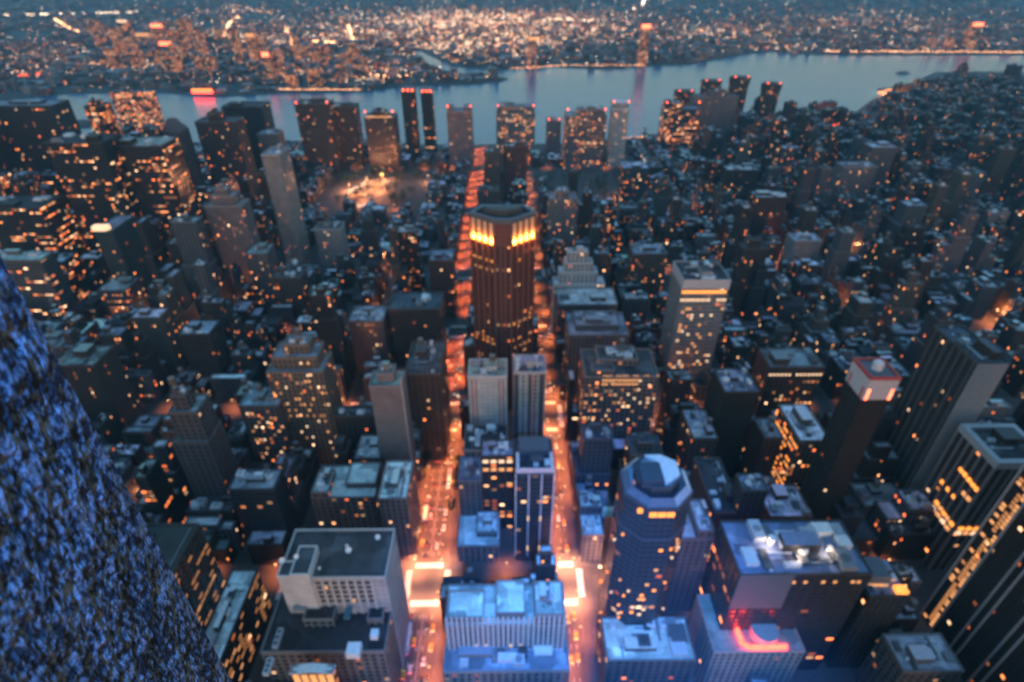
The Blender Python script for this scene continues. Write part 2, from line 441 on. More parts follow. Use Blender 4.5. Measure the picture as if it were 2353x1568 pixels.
class Bld:
    """one building: tiers of (poly, z0, z1), style, roof"""
    def __init__(s, tiers, style, roof='grey', par=None, name=None, label=None, cat='building', short=None, units=None, tank=None, hero=False, group=None):
        s.tiers, s.style, s.roof = tiers, style, roof
        s.par = par or PARS[style]; s.name = name; s.label = label; s.cat = cat; s.short = short
        s.units = units; s.tank = tank; s.hero = hero; s.extra = []; s.group = group
        xs = [bbox(t[0]) for t in tiers]
        s.x0, s.x1, s.y0, s.y1 = min(b[0] for b in xs), max(b[1] for b in xs), min(b[2] for b in xs), max(b[3] for b in xs)
        s.h = max(t[2] for t in tiers)
        s.seed = random.randint(0, 9999); s.parapet = True
        s.area = 0
    def parts(s):
        """list of (part name, material, MB, subparent index or None)"""
        rnd = random.Random(s.seed)
        tone = TONES[s.style]; j = rnd.uniform(.45, .95) * (1 if s.style == 'white panel' else .78 if s.hero else .45); tone = tuple(min(.8, c * j * q) for c, q in zip(tone, (1, 1, 1) if s.hero else (.84, .97, 1.12)))
        rt = tuple(c * rnd.uniform(.85, 1.15) for c in ROOFS[s.roof])
        out = []
        for (poly, z0, z1) in s.tiers:
            wm = MB(); rm = MB(); pm = MB()
            wm.prism(poly, z0, z1, tone=tone, par=s.par, seed=rnd.randint(0, 9000))
            ph = 1.1 if s.parapet else 0.3
            ins = inset(poly, 0.5)
            rm.face([(*p, z1 - 0.02) for p in ins], ins, rt)
            # parapet ring
            n = len(poly); pt = tuple(min(.8, c * 1.15 + .02) for c in tone)
            out_p = inset(poly, -0.12)
            pm.prism(out_p, z1 - 0.5, z1 + ph, tone=pt)
            pm.prism(list(reversed(ins)), z1 - 0.3, z1 + ph, tone=pt)
            for i in range(n):
                a, b, c, d = out_p[i], out_p[(i + 1) % n], ins[(i + 1) % n], ins[i]
                pm.face([(*a, z1 + ph), (*b, z1 + ph), (*c, z1 + ph), (*d, z1 + ph)], [a, b, c, d], pt)
            out += [('wall', M_WALL, wm), ('roof', M_ROOF, rm), ('parapet', M_PLAIN, pm)]
        top = max(s.tiers, key=lambda t: t[2]); poly, _, z = top
        x0, x1, y0, y1 = bbox(poly); W, D = x1 - x0, y1 - y0
        z -= 0.05
        if W > 7 and D > 7 and s.units != 0:
            # stair / lift penthouse
            pw, pd = W * rnd.uniform(.2, .42), D * rnd.uniform(.2, .42)
            px, py = rnd.uniform(x0 + .08 * W, x1 - pw - .08 * W), rnd.uniform(y0 + .08 * D, y1 - pd - .08 * D)
            phh = rnd.uniform(3, 6)
            p = MB(); p.box(px, px + pw, py, py + pd, z, z + phh, tone=tuple(c * 1.05 for c in tone), top=0, ttone=rt)
            out.append(('penthouse', M_PLAIN, p))
            nu = (s.units + 3) if s.units is not None else rnd.randint(2, 7)
            for k in range(nu):
                k_ = min(2.2, max(1, W / 20)) if rnd.random() < .5 else 1
                uw, ud, uh = min(W * .4, rnd.uniform(1.6, 4.5) * k_), min(D * .4, rnd.uniform(1.6, 5) * k_), rnd.uniform(1.2, 2.8) * k_ ** .5
                ux, uy = rnd.uniform(x0 + 1, x1 - uw - 1), rnd.uniform(y0 + 1, y1 - ud - 1)
                t = rnd.choice(((.6, .62, .65), (.45, .47, .5), (.2, .21, .23), (.7, .7, .7), (.08, .09, .1)))
                p = MB(); p.box(ux, ux + uw, uy, uy + ud, z, z + uh, tone=t, top=0)
                if rnd.random() < .5: p.cyl(ux + uw / 2, uy + ud / 2, min(uw, ud) * .36, z + uh, z + uh + .35, n=10, tone=tuple(c * .5 for c in t), top=0)
                out.append(('roof_unit', M_PLAIN, p))
            if (s.hero or s.area > 250) and s.y0 < 430 and W > 10:
                for k in range(rnd.randint(3, 6)):
                    L_ = rnd.uniform(.2, .55)
                    if rnd.random() < .5: dx_, dy_ = W * L_, rnd.uniform(.4, .9)
                    else: dx_, dy_ = rnd.uniform(.4, .9), D * L_
                    ux, uy = rnd.uniform(x0 + .8, x1 - dx_ - .8), rnd.uniform(y0 + .8, y1 - dy_ - .8)
                    p = MB(); p.box(ux, ux + dx_, uy, uy + dy_, z, z + rnd.uniform(.5, .9), tone=rnd.choice(((.5, .52, .54), (.3, .31, .33), (.12, .12, .13))), top=0); out.append(('duct', M_PLAIN, p))
                for k in range(rnd.randint(4, 9)):
                    ux, uy, r_ = rnd.uniform(x0 + 1.5, x1 - 1.5), rnd.uniform(y0 + 1.5, y1 - 1.5), rnd.uniform(.35, .8)
                    p = MB(); p.cyl(ux, uy, r_, z, z + rnd.uniform(.7, 1.6), n=9, tone=rnd.choice(((.65, .66, .68), (.4, .41, .43), (.08, .08, .09))), top=0); out.append(('vent', M_PLAIN, p))
                for k in range(rnd.randint(2, 4)):
                    pf_ = rnd.choice((.45, .7, 1.4)); pw_, pd_ = W * rnd.uniform(.12, .3), D * rnd.uniform(.12, .3); ux, uy = rnd.uniform(x0 + .8, x1 - pw_ - .8), rnd.uniform(y0 + .8, y1 - pd_ - .8)
                    p = MB(); p.box(ux, ux + pw_, uy, uy + pd_, z, z + .14 + .03 * k, tone=tuple(c * pf_ for c in rt), top=0); out.append(('roof_patch', M_ROOF, p))
            tk = s.tank if s.tank is not None else (rnd.random() < .4 and s.style in ('brown brick', 'dark brick', 'red brick', 'mauve stone', 'tan brick', 'pale stone'))
            if tk:
                tx, ty = px + pw * .5, py + pd * .5; tr = rnd.uniform(1.6, 2.2); bz = z + phh
                p = MB()
                for dx in (-1, 1):
                    for dy in (-1, 1):
                        p.box(tx + dx * tr * .7 - .12, tx + dx * tr * .7 + .12, ty + dy * tr * .7 - .12, ty + dy * tr * .7 + .12, bz, bz + 2.6, tone=(.08, .08, .08))
                p.cyl(tx, ty, tr, bz + 2.6, bz + 6.4, n=12, tone=(.11, .085, .07))
                out.append(('water_tank', M_PLAIN, p))
                c = MB(); c.cyl(tx, ty, tr * 1.08, bz + 6.4, bz + 8.0, n=12, r1=.1, tone=(.16, .15, .15), top=0)
                out.append(('tank_roof', M_PLAIN, c))
            s.tanked = bool(tk)
        else:
            s.tanked = False
        return out

BL = []                                      # all buildings
def sub_rect(poly, fx0, fx1, fy0, fy1):
    x0, x1, y0, y1 = bbox(poly)
    return rect(x0 + (x1 - x0) * fx0, x0 + (x1 - x0) * fx1, y0 + (y1 - y0) * fy0, y0 + (y1 - y0) * fy1)
def roofb(pl, pr, py, h, dep, style, roof='grey', label=None, short=None, tiers=None, name='office_building', par=None, units=None, tank=None, cat='building', hero=True):
    """a building given by the near edge of its roof and its height"""
    (xa, ya), (xb, yb) = pix(pl, py, h), pix(pr, py, h)
    y = (ya + yb) / 2
    poly = rect(xa, xb, y, y + dep)
    T = [(poly, 0, h)]
    for (fx0, fx1, fy0, fy1, dz) in (tiers or []):
        T.append((sub_rect(poly, fx0, fx1, fy0, fy1), h - 0.2, h + dz))
    b = Bld(T, style, roof, par, name, label, cat, short, units, tank, hero); BL.append(b); return b
def towerb(pl, pr, yt, yb, dep, style, roof='grey', **k):
    """a tower given by the pixel height of roof edge and of its foot"""
    pm = (pl + pr) / 2
    y = pix(pm, yb, 0)[1]
    h = height_at(y, pm, yt)
    return roofb(pl, pr, yt, h, dep, style, roof, **k)

# ------------------------------------------------------------------ landmark buildings, near to far
K = dict
LM = []
def add(b): LM.append(b); return b
# block between the two bright streets
add(roofb(1022, 1302, 1440, 50, 22, 'pale stone', 'pale', units=5, tank=False, par=(.01, .22, .38, 0),
    tiers=[(0.02, .32, .1, .75, 3.5), (.42, .66, .15, .95, 5), (.74, .97, 0.0, .8, 9)], name='office_building',
    label='wide pale stone block with a ribbed front and stepped roofs at the bottom centre', short='wide ribbed pale block'))
add(roofb(1018, 1310, 1545, 30, 20, 'pale stone', 'blue-grey', units=6, tank=False, name='office_building',
    label='low pale-roofed building in blue light at the bottom edge, below the ribbed block', short='low roof at bottom edge'))
add(roofb(1050, 1148, 1257, 15, 24, 'pale stone', 'white', units=4, tank=False, name='shop_building',
    tiers=[(.45, .95, .3, .98, 4)], label='low building with a whitish roof beside the near left bright crossing', short='low whitish-roofed building'))
add(roofb(1185, 1275, 1092, 78, 28, 'blue glass', 'dark', units=3, tank=False, name='glass_tower', par=(.03, .3, .9, .004),
    label='blue glass tower with white vertical fins and an open white roof gable, centre', short='finned blue glass tower'))
add(roofb(1106, 1180, 1050, 67, 14, 'dark brick', 'blue-grey', units=2, tank=False, name='loft_building', par=(.16, .5, .6, .06),
    label='dark building with square lit windows in rows left of the finned glass tower', short='dark square-windowed building'))
add(roofb(1052, 1106, 1108, 46, 22, 'mauve stone', 'blue-grey', units=3, tank=False, name='loft_building',
    label='small mauve building with a bluish roof on the corner of the wide bright street', short='small mauve corner building'))
add(roofb(1075, 1165, 868, 86, 20, 'white panel', 'grey', units=4, tank=True, name='apartment_tower', par=(.0, .4, .05, 0),
    label='pale slab with red trim lines standing just in front of the brick tower', short='red-trimmed pale slab'))
add(roofb(1180, 1255, 858, 88, 20, 'white panel', 'blue-grey', units=4, tank=False, name='apartment_tower', par=(.01, .4, .25, 0),
    label='pale slab with dark recesses beside the right bright street, in front of the brick tower', short='recessed pale slab'))
add(roofb(1066, 1165, 1036, 52, 24, 'grey concrete', 'tar', units=8, tank=False, name='loft_building',
    label='dark-roofed building crowded with white roof units below the red-trimmed slab', short='dark roof with white units'))
# left of the wide bright street
whiteb = add(roofb(640, 886, 1330, 80, 27, 'white panel', 'dark', units=0, name='white_framed_building', par=(.0, .4, .05, 0),
    label='white-framed block with a large dark blue roof and satellite dishes, lower left', short='white-framed block'))
add(roofb(600, 884, 1500, 52, 40, 'grey concrete', 'tar', units=9, tank=False, name='office_building',
    tiers=[(.30, .55, .30, .62, 6), (.84, .97, .60, .95, 7), (.82, .95, .33, .50, 4)],
    label='dark roof full of fans and white boxes in front of the white-framed block', short='dark fan-covered roof'))
add(roofb(668, 765, 1548, 58, 3, 'tan brick', 'pale', units=0, name='roof_pavilion_building', par=(.3, .4, .7, .2),
    label='small gabled pavilion glowing orange at the bottom edge, left of the wide street', short='glowing pavilion'))
add(roofb(868, 935, 1148, 58, 30, 'mauve stone', 'white', units=7, tank=False, name='loft_building',
    label='narrow mauve building with a bright white roof beside the wide bright street', short='narrow white-roofed building'))
add(roofb(715, 862, 1145, 50, 26, 'mauve stone', 'pale', units=4, tank=False, name='loft_building', par=(.1, .4, .5, 0),
    tiers=[(.02, .28, 0, .7, 4), (.5, .98, .3, .98, 3)], label='broad mauve building with a notched front and pale roof behind the white-framed block', short='broad notched mauve building'))
add(roofb(815, 872, 1055, 44, 22, 'grey concrete', 'pale', units=2, tank=False, name='shop_building',
    label='low building with a plain pale blue roof left of the dark brown slab', short='low pale blue roof'))
add(roofb(848, 922, 890, 100, 16, 'mauve stone', 'grey', units=2, tank=False, name='windowless_slab', par=(.0, .4, .0, 0),
    tiers=[(.25, .75, .3, .9, 6)], label='tall windowless mauve-brown slab with a pale right edge, left of the wide street', short='windowless brown slab'))
add(roofb(930, 1012, 862, 82, 40, 'brown brick', 'dark', units=3, name='apartment_building', par=(.04, .4, .4, 0),
    label='large dark brown block on the wide bright street behind the windowless slab', short='large dark brown block'))
add(roofb(612, 742, 858, 86, 24, 'tan brick', 'grey', units=4, tank=True, name='apartment_building', par=(.10, .34, .42, 0),
    tiers=[(.1, .9, .2, .98, 9), (.3, .75, .4, .95, 16)], label='broad stepped grey-brown apartment block with many lit windows, left of centre', short='broad stepped apartment block'))
add(roofb(548, 640, 935, 64, 20, 'mauve stone', 'blue-grey', units=3, name='apartment_building', par=(.12, .34, .45, .01),
    label='mauve apartment block with lit floors below the broad stepped block', short='mauve lit-floor block'))
add(roofb(800, 880, 740, 55, 26, 'mauve stone', 'blue-grey', units=4, name='apartment_building', par=(.06, .34, .42, 0),
    label='mauve flat-fronted building with a glow at its foot, mid left', short='mauve flat-fronted building'))
add(roofb(893, 1012, 712, 62, 30, 'brown brick', 'dark', units=4, name='apartment_building',
    label='dark brown building with a bluish roof left of the brick tower', short='dark brown neighbour'))
add(roofb(985, 1040, 600, 66, 26, 'red brick', 'blue-grey', units=3, name='apartment_building',
    label='plum-coloured brick building with a long bluish roof behind the wide street', short='plum brick building'))
add(roofb(410, 480, 770, 60, 22, 'dark glass', 'grey', units=2, tank=False, name='office_building', par=(.02, .3, .6, .01),
    label='dark building with a tilted pale roof slab, left of the broad stepped block', short='dark pale-slabbed building'))
add(roofb(118, 215, 842, 70, 26, 'dark brick', 'grey', units=3, tank=False, name='office_building',
    label='dark building with a light-edged square roof just right of the stone pier', short='light-edged dark building'))
add(towerb(600, 641, 358, 620, 34, 'pale stone', 'grey', units=1, tank=False, name='slender_tower', par=(.03, .3, .36, 0),
    label='slender pale slab tower, much taller than its neighbours, upper left', short='slender pale slab'))
add(towerb(470, 556, 476, 690, 22, 'mauve stone', 'grey', units=1, tank=False, name='stepped_tower', par=(.07, .34, .45, .004),
    tiers=[(.15, .8, .2, .9, 9), (.3, .62, .3, .8, 15)], label='mauve stepped tower with a small glowing pink top, upper left', short='pink-topped stepped tower'))
add(towerb(563, 612, 585, 712, 24, 'mauve stone', 'grey', units=1, tank=False, name='apartment_tower', par=(.11, .3, .42, 0),
    label='mauve tower with orange windows right of the pink-topped tower foot', short='orange-windowed mauve tower'))
add(towerb(622, 690, 640, 735, 22, 'brown brick', 'dark', units=3, name='apartment_building', par=(.1, .34, .42, 0),
    label='brown block dotted with orange windows at the foot of the slender slab', short='brown block at slab foot'))
teal = add(towerb(214, 258, 532, 700, 42, 'teal glass', 'blue-grey', units=0, name='glass_tower', par=(.03, .3, .85, .0),
    label='thin teal glass slab with a bright white light on top, far left', short='thin teal glass slab'))
add(towerb(722, 782, 528, 612, 22, 'pale stone', 'dark', units=3, tank=False, name='apartment_building', par=(.03, .34, .3, 0),
    label='pale pink building with a dark roof notch, over an orange glow left of centre', short='pale pink building'))
add(towerb(100, 232, 330, 610, 40, 'black steel', 'tar', units=2, tank=False, name='office_tower', par=(.14, .32, .75, .11),
    label='black office tower with a thin vertical strip of lights, upper left', short='black strip-lit tower'))
add(towerb(238, 368, 338, 590, 44, 'black steel', 'grey', units=3, tank=False, name='office_tower', par=(.07, .32, .8, .13),
    label='wide black office tower with glowing yellow floors, upper left', short='yellow-floored black tower'))
add(towerb(-60, 116, 245, 480, 40, 'dark glass', 'blue-grey', units=2, tank=False, name='office_tower', par=(.06, .32, .7, .02),
    label='dark glass tower at the upper left edge beside the river', short='dark edge tower'))
add(towerb(-90, 90, 480, 640, 40, 'black steel', 'tar', units=2, tank=False, name='office_tower', par=(.08, .32, .8, .16),
    label='black tower with rows of amber floors at the left edge', short='amber-floored edge tower'))
add(towerb(-60, 92, 600, 760, 20, 'grey concrete', 'pale', units=1, tank=False, name='office_building', par=(.05, .4, .9, .12),
    label='grey building with long lit window bands above the stone pier', short='band-windowed grey building'))
add(towerb(250, 346, 212, 335, 16, 'blue glass', 'grey', units=1, tank=False, name='office_slab', par=(.5, .34, .85, .5),
    label='riverside glass slab glowing yellow on every floor, upper left', short='yellow riverside slab'))
add(towerb(370, 415, 305, 500, 24, 'mauve stone', 'grey', units=0, name='slender_tower', par=(.02, .34, .3, 0),
    label='slender mauve tower with a dark pyramid cap, upper left', short='pyramid-capped tower'))
add(towerb(447, 540, 282, 490, 32, 'dark brick', 'dark', units=2, tank=False, name='apartment_tower', par=(.09, .34, .5, 0),
    tiers=[(.3, .6, .2, .8, 10)], label='broad dark tower with scattered orange windows and a raised centre, upper left', short='raised-centre dark tower'))
add(towerb(508, 600, 247, 420, 40, 'black steel', 'tar', units=1, tank=False, name='office_tower', par=(.02, .32, .7, .02),
    label='plain black box tower against the river, upper left', short='plain black box tower'))
add(towerb(590, 638, 310, 440, 26, 'grey concrete', 'grey', units=2, tank=False, name='apartment_tower',
    label='small grey tower just right of the plain black box tower', short='small grey tower'))
add(towerb(676, 754, 240, 400, 36, 'dark brick', 'dark', units=2, tank=False, name='apartment_tower', par=(.07, .34, .5, 0),
    label='tall dark residential slab with orange windows against the river', short='tall dark residential slab'))
add(towerb(758, 816, 246, 385, 30, 'dark brick', 'dark', units=2, tank=False, name='apartment_tower', par=(.07, .34, .5, 0),
    label='slightly lower dark tower joined to the tall residential slab', short='lower joined dark tower'))
add(towerb(836, 906, 272, 400, 34, 'dark brick', 'dark', units=1, tank=False, name='apartment_tower', par=(.1, .34, .5, .0),
    tiers=[(.25, .7, .2, .8, 8)], label='dark tower with a lit roof edge by the river, left of the twin towers', short='lit-edged dark tower'))
t9 = add(towerb(921, 952, 212, 372, 20, 'black steel', 'dark', units=0, name='twin_tower', par=(.03, .32, .8, .05),
    label='taller left one of two slim black towers with red roof lights', short='left slim black twin'))
t10 = add(towerb(966, 993, 214, 350, 20, 'black steel', 'dark', units=0, name='twin_tower', par=(.03, .32, .8, .05),
    label='right one of two slim black towers with red roof lights', short='right slim black twin'))
add(towerb(1026, 1084, 258, 385, 30, 'mauve stone', 'grey', units=1, tank=False, name='apartment_tower', par=(.07, .34, .5, 0),
    tiers=[(0, .25, .1, .9, 7), (.68, .95, .1, .9, 7)], label='mauve tower with two horn-like roof blocks by the river', short='two-horned mauve tower'))
add(towerb(1140, 1230, 262, 352, 26, 'pale stone', 'blue-grey', units=2, tank=False, name='hospital_building', par=(.5, .36, .6, .1),
    tiers=[(.03, .97, .1, .95, 12)], label='pale gridded building with a glassy top floor by the river, centre', short='glass-topped gridded building'))
add(towerb(1257, 1290, 278, 352, 22, 'mauve stone', 'grey', units=1, tank=False, name='apartment_tower',
    label='small mauve tower by the river between two wide hospital blocks', short='small mauve riverside tower'))
add(towerb(1300, 1395, 268, 388, 34, 'mauve stone', 'grey', units=3, tank=False, name='hospital_building', par=(.3, .36, .55, .06),
    tiers=[(.3, .95, .2, .9, 9)], label='wide mauve hospital block with pinkish lit roof house by the river', short='wide mauve hospital block'))
add(towerb(1408, 1446, 252, 385, 26, 'white panel', 'white', units=0, name='hospital_tower', par=(.06, .3, .6, .02),
    tiers=[(.05, .95, .05, .95, 10)], label='slim tower with a white cap by the river, right of the wide hospital block', short='slim white-capped tower'))
add(towerb(1528, 1610, 252, 345, 30, 'blue glass', 'blue-grey', units=1, tank=False, name='hospital_building', par=(.4, .36, .8, .2),
    tiers=[(0, .5, .1, .9, 10)], label='stepped blue glass building with bright floors by the river, upper right', short='stepped bright glass building'))
add(towerb(1597, 1698, 224, 335, 30, 'mauve stone', 'dark', units=2, tank=False, name='hospital_building', par=(.03, .34, .3, .02),
    tiers=[(.35, .75, .2, .9, 9)], label='massive plain mauve-brown block by the river, upper right', short='massive mauve-brown block'))
# right of the narrower bright street
add(roofb(1345, 1515, 868, 75, 34, 'mauve stone', 'dark', units=10, tank=True, name='office_building', par=(.16, .34, .6, .05),
    tiers=[(.2, .75, .4, .9, 5), (.1, .4, .1, .35, 3)], label='big block with a cluttered dark roof and pink-lit upper floors, right of centre', short='big cluttered-roof block'))
add(roofb(1308, 1446, 772, 60, 36, 'mauve stone', 'blue-grey', units=5, tank=False, name='office_building', par=(.06, .34, .5, .01),
    tiers=[(.12, .85, .2, .85, 5)], label='large building with a raised square frame on its bluish roof, right of the brick tower', short='raised-frame roof building'))
add(roofb(1283, 1420, 702, 56, 32, 'mauve stone', 'pale', units=3, tank=False, name='office_building', par=(.03, .34, .5, 0),
    label='building with a broad bare pale roof behind the raised-frame building', short='broad bare pale roof'))
add(roofb(1272, 1390, 655, 60, 16, 'white panel', 'pale', units=2, tank=False, name='stepped_building', par=(.05, .4, .45, .06),
    tiers=[(.1, .85, .15, .98, 11), (.2, .75, .3, .98, 20), (.25, .65, .45, .98, 30)], label='white wedding-cake building stepping back in terraces, right of the brick tower', short='white wedding-cake building'))
glassr = add(roofb(1571, 1679, 646, 106, 34, 'white panel', 'tar', units=3, tank=False, name='office_tower', par=(.02, .2, .72, .02),
    label='pale gridded office tower with an amber lit band under its roof, right of centre', short='pale gridded office tower'))
add(roofb(1665, 1746, 903, 80, 26, 'dark glass', 'blue-grey', units=4, tank=False, name='dark_tower', par=(.0, .4, .0, 0),
    label='plain dark blue-black slab with a framed roof below the pale gridded office tower', short='plain dark slab'))
add(roofb(1592, 1650, 1010, 48, 30, 'brown brick', 'pale', units=6, tank=True, name='loft_building', par=(.1, .34, .5, .02),
    label='brick loft with a pale roof and deep shadows left of the plain dark slab', short='pale-roofed brick loft'))
add(roofb(1838, 1908, 1015, 60, 36, 'tan brick', 'white', units=6, tank=False, name='loft_building', par=(.2, .34, .5, .05),
    label='white-roofed building with a warm-lit left wall, right of the plain dark slab', short='white-roofed warm-walled building'))
add(roofb(1770, 1896, 846, 55, 26, 'brown brick', 'blue-grey', units=4, tank=False, name='loft_building', par=(.12, .34, .5, .06),
    label='brown building with one brightly lit top floor behind the white-roofed warm-walled building', short='brown lit-top-floor building'))
crownb = add(roofb(1985, 2050, 908, 126, 17, 'dark glass', 'tar', units=0, name='crowned_tower', par=(.015, .34, .4, 0),
    label='dark tower with a pale red-edged crown and a round white tank on top, right', short='red-crowned tower'))
add(roofb(1700, 2004, 1322, 85, 30, 'dark glass', 'blue-grey', units=8, tank=False, name='office_building', par=(.02, .5, .7, .03),
    label='long dark building whose roof is full of floodlit machinery, lower right', short='floodlit-machinery roof'))
add(roofb(1560, 1640, 1240, 66, 26, 'mauve stone', 'pale', units=3, tank=False, name='apartment_building', par=(.03, .34, .3, 0),
    tiers=[(.5, .95, .0, .8, 6)], label='slim mauve-blue stepped building right of the octagonal tower', short='slim stepped mauve building'))
terr = add(roofb(1640, 1850, 1500, 40, 30, 'pale stone', 'blue-grey', units=0, tank=False, name='terrace_building', par=(.02, .34, .4, 0),
    label='low building with a red-lit roof terrace and round pavilion, bottom right', short='red-lit roof terrace'))
add(roofb(1395, 1600, 1520, 36, 22, 'grey concrete', 'pale', units=7, tank=False, name='shop_building',
    label='low building with pale blue roof units at the bottom edge, right of the narrower street', short='low blue-lit roofs'))
add(roofb(2075, 2215, 1545, 42, 18, 'grey concrete', 'pale', units=2, tank=False, name='shop_building',
    label='low building with a teal-grey roof in the bottom right corner', short='teal-grey corner roof'))
add(roofb(1642, 1706, 1180, 62, 42, 'brown brick', 'tar', units=4, tank=False, par=(.12, .3, .5, .01), name='loft_building',
    label='long narrow brick loft with a black roof, right of the octagonal tower', short='dark narrow loft'))
add(roofb(1708, 1766, 1130, 80, 12, 'dark brick', 'blue-grey', units=2, tank=False, name='loft_building', par=(.02, .34, .5, .0),
    label='small dark block with a lit tank on its roof, above the brown row-lit loft', short='small dark block'))
add(roofb(1998, 2092, 1372, 66, 18, 'dark glass', 'blue-grey', units=1, tank=False, name='dark_tower', par=(.03, .34, .5, .0),
    label='dark slab with an orange-lit roof corner right of the floodlit-machinery roof', short='orange-cornered dark slab'))
add(roofb(1770, 1868, 1190, 52, 24, 'brown brick', 'pale', units=6, tank=False, name='loft_building', par=(.1, .4, .6, .04),
    label='brown loft with a row of lit windows above the floodlit-machinery roof', short='brown row-lit loft'))
add(roofb(2291, 2420, 1069, 92, 30, 'dark brick', 'dark', units=1, tank=False, name='office_building', par=(.04, .5, .5, .0),
    label='office block with a thick pale parapet and amber windows, right edge', short='thick-parapet office block'))
slab = add(roofb(2245, 2320, 838, 128, 40, 'dark brick', 'dark', units=3, tank=False, name='office_tower', par=(.04, .34, .45, 0),
    label='tall dark ribbed slab with a pale mauve front near the right edge', short='tall pale-fronted slab'))
add(towerb(1432, 1492, 388, 500, 30, 'blue glass', 'pale', units=3, tank=False, name='hospital_tower', par=(.16, .3, .6, .01),
    label='light blue gridded tower with a teal base, above right of centre', short='light blue gridded tower'))
add(towerb(1262, 1328, 458, 600, 24, 'mauve stone', 'grey', units=2, tank=False, name='apartment_tower', par=(.14, .3, .42, 0),
    tiers=[(.25, .7, .2, .8, 7)], label='mauve tower with paired bays of lit windows, right behind the brick tower', short='paired-bay mauve tower'))
add(towerb(1112, 1150, 352, 470, 24, 'brown brick', 'dark', units=2, name='apartment_tower', par=(.06, .34, .42, 0),
    label='dark brown tower on the wide street directly above the brick tower', short='dark brown tower above'))
add(towerb(1156, 1212, 338, 460, 26, 'red brick', 'dark', units=2, name='apartment_tower', par=(.05, .34, .42, 0),
    label='reddish brown tower beside the narrower street above the brick tower', short='reddish tower above'))
add(towerb(1455, 1535, 585, 690, 26, 'brown brick', 'blue-grey', units=3, name='apartment_building', par=(.14, .32, .45, .01),
    label='brown building with many amber windows left of the pale gridded office tower', short='amber-windowed brown building'))
add(towerb(2005, 2064, 340, 460, 28, 'mauve stone', 'pale', units=1, tank=False, name='apartment_tower', par=(.08, .32, .5, 0),
    label='mauve tower with a pale flat top among brown slabs, upper right', short='pale-topped mauve tower'))
add(towerb(1940, 2018, 385, 480, 26, 'mauve stone', 'grey', units=2, tank=False, name='apartment_tower', par=(.08, .32, .5, 0),
    label='broad mauve slab left of the pale-topped mauve tower, upper right', short='broad mauve slab'))
add(towerb(1672, 1745, 392, 470, 24, 'dark brick', 'pale', units=3, name='apartment_tower', par=(.08, .32, .5, 0),
    label='dark brick slab with a pale roof rim, upper right of centre', short='pale-rimmed brick slab'))
add(towerb(1738, 1812, 455, 560, 24, 'dark brick', 'pale', units=3, name='apartment_tower', par=(.06, .32, .5, 0),
    label='dark apartment slab with a bright roof edge below the pale-rimmed slab', short='bright-edged dark slab'))
add(towerb(1826, 1890, 555, 625, 22, 'pale stone', 'pale', units=2, tank=False, name='apartment_building', par=(.03, .32, .35, 0),
    label='pale building above a red glow, right of the pale gridded office tower', short='pale building above red glow'))
add(towerb(1760, 1800, 195, 318, 26, 'dark brick', 'dark', units=0, name='octagonal_tower', par=(.1, .34, .5, 0),
    label='rightmost of four dark many-sided towers by the river, standing apart', short='rightmost riverside tower'))
for (a, b_, yt, yb, lab, sh) in ((1556, 1597, 212, 305, 'leftmost and lowest of four dark many-sided towers by the river', 'leftmost riverside tower'),
                                (1618, 1660, 188, 292, 'second from left of four dark many-sided towers by the river', 'second riverside tower'),
                                (1685, 1727, 180, 300, 'third and tallest of four dark many-sided towers by the river', 'third riverside tower')):
    add(towerb(a, b_, yt, yb, 26, 'dark brick', 'dark', units=0, name='octagonal_tower', par=(.1, .34, .5, 0), label=lab, short=sh))
for b in LM:                                 # the four riverside towers are eight-sided
    if b.name == 'octagonal_tower':
        x0, x1, y0, y1 = b.x0, b.x1, b.y0, b.y1
        cx, cy, rx, ry = (x0 + x1) / 2, (y0 + y1) / 2, (x1 - x0) / 2, (y1 - y0) / 2
        p = [(cx + rx * 1.08 * math.cos(R(22.5 + 45 * i)), cy + ry * 1.08 * math.sin(R(22.5 + 45 * i))) for i in range(8)]
        b.tiers = [(p, 0, b.h - 12), (inset(p, -1.5), b.h - 12.2, b.h)]

# left dark glass pair beside the pier
m2 = Bld([(rect(-152.8, -139, 142, 195), 0, 37)], 'dark glass', 'white', (.05, .5, .7, .0), 'office_building',
         'dark building with a long pale roof and amber windows right of the stone pier', 'building', 'long pale roof building', 2, False, True)
n1 = Bld([(rect(-215, -153, 120, 187), 0, 86)], 'dark glass', 'tar', (.03, .5, .7, .0), 'office_building',
         'dark building with columns of amber windows half hidden by the stone pier', 'building', 'half-hidden dark building', 2, False, True)
BL += [m2, n1]; LM += [m2, n1]
# octagonal tower
oc = pix(1511, 1085, 131); OCR = 16.2
op = [(oc[0] + OCR * math.cos(R(22.5 + 45 * i)), oc[1] + OCR * math.sin(R(22.5 + 45 * i))) for i in range(8)]
octo = Bld([(inset(op, -.4), 0, 104), (op, 103.5, 124), (inset(op, 5.5), 123.5, 131)], 'blue glass', 'blue-grey', (.04, .30, .8, .006), 'octagonal_tower',
           'tall octagonal blue-black glass tower with a bright faceted roof, lower right of centre', 'building', 'octagonal glass tower', 0, False, True)
BL.append(octo); LM.append(octo)
# brick tower set at 45 degrees
bp_ = [pix(1136, 507, 169), pix(1174, 508, 169), pix(1229, 490, 169), pix(1206, 475, 169), pix(1108, 475, 169), pix(1081, 491, 169)]
big = Bld([(bp_, 0, 150)], 'red brick', 'tar', (.02, .32, .62, .02), 'brick_tower',
          'tall red brick tower turned cornerwise with glowing amber panels round its top, centre', 'building', 'cornerwise brick tower', 0, False, True)
big.h = 169; big.tiers_vis = [(bp_, 0, 169)]
BL.append(big); LM.append(big)
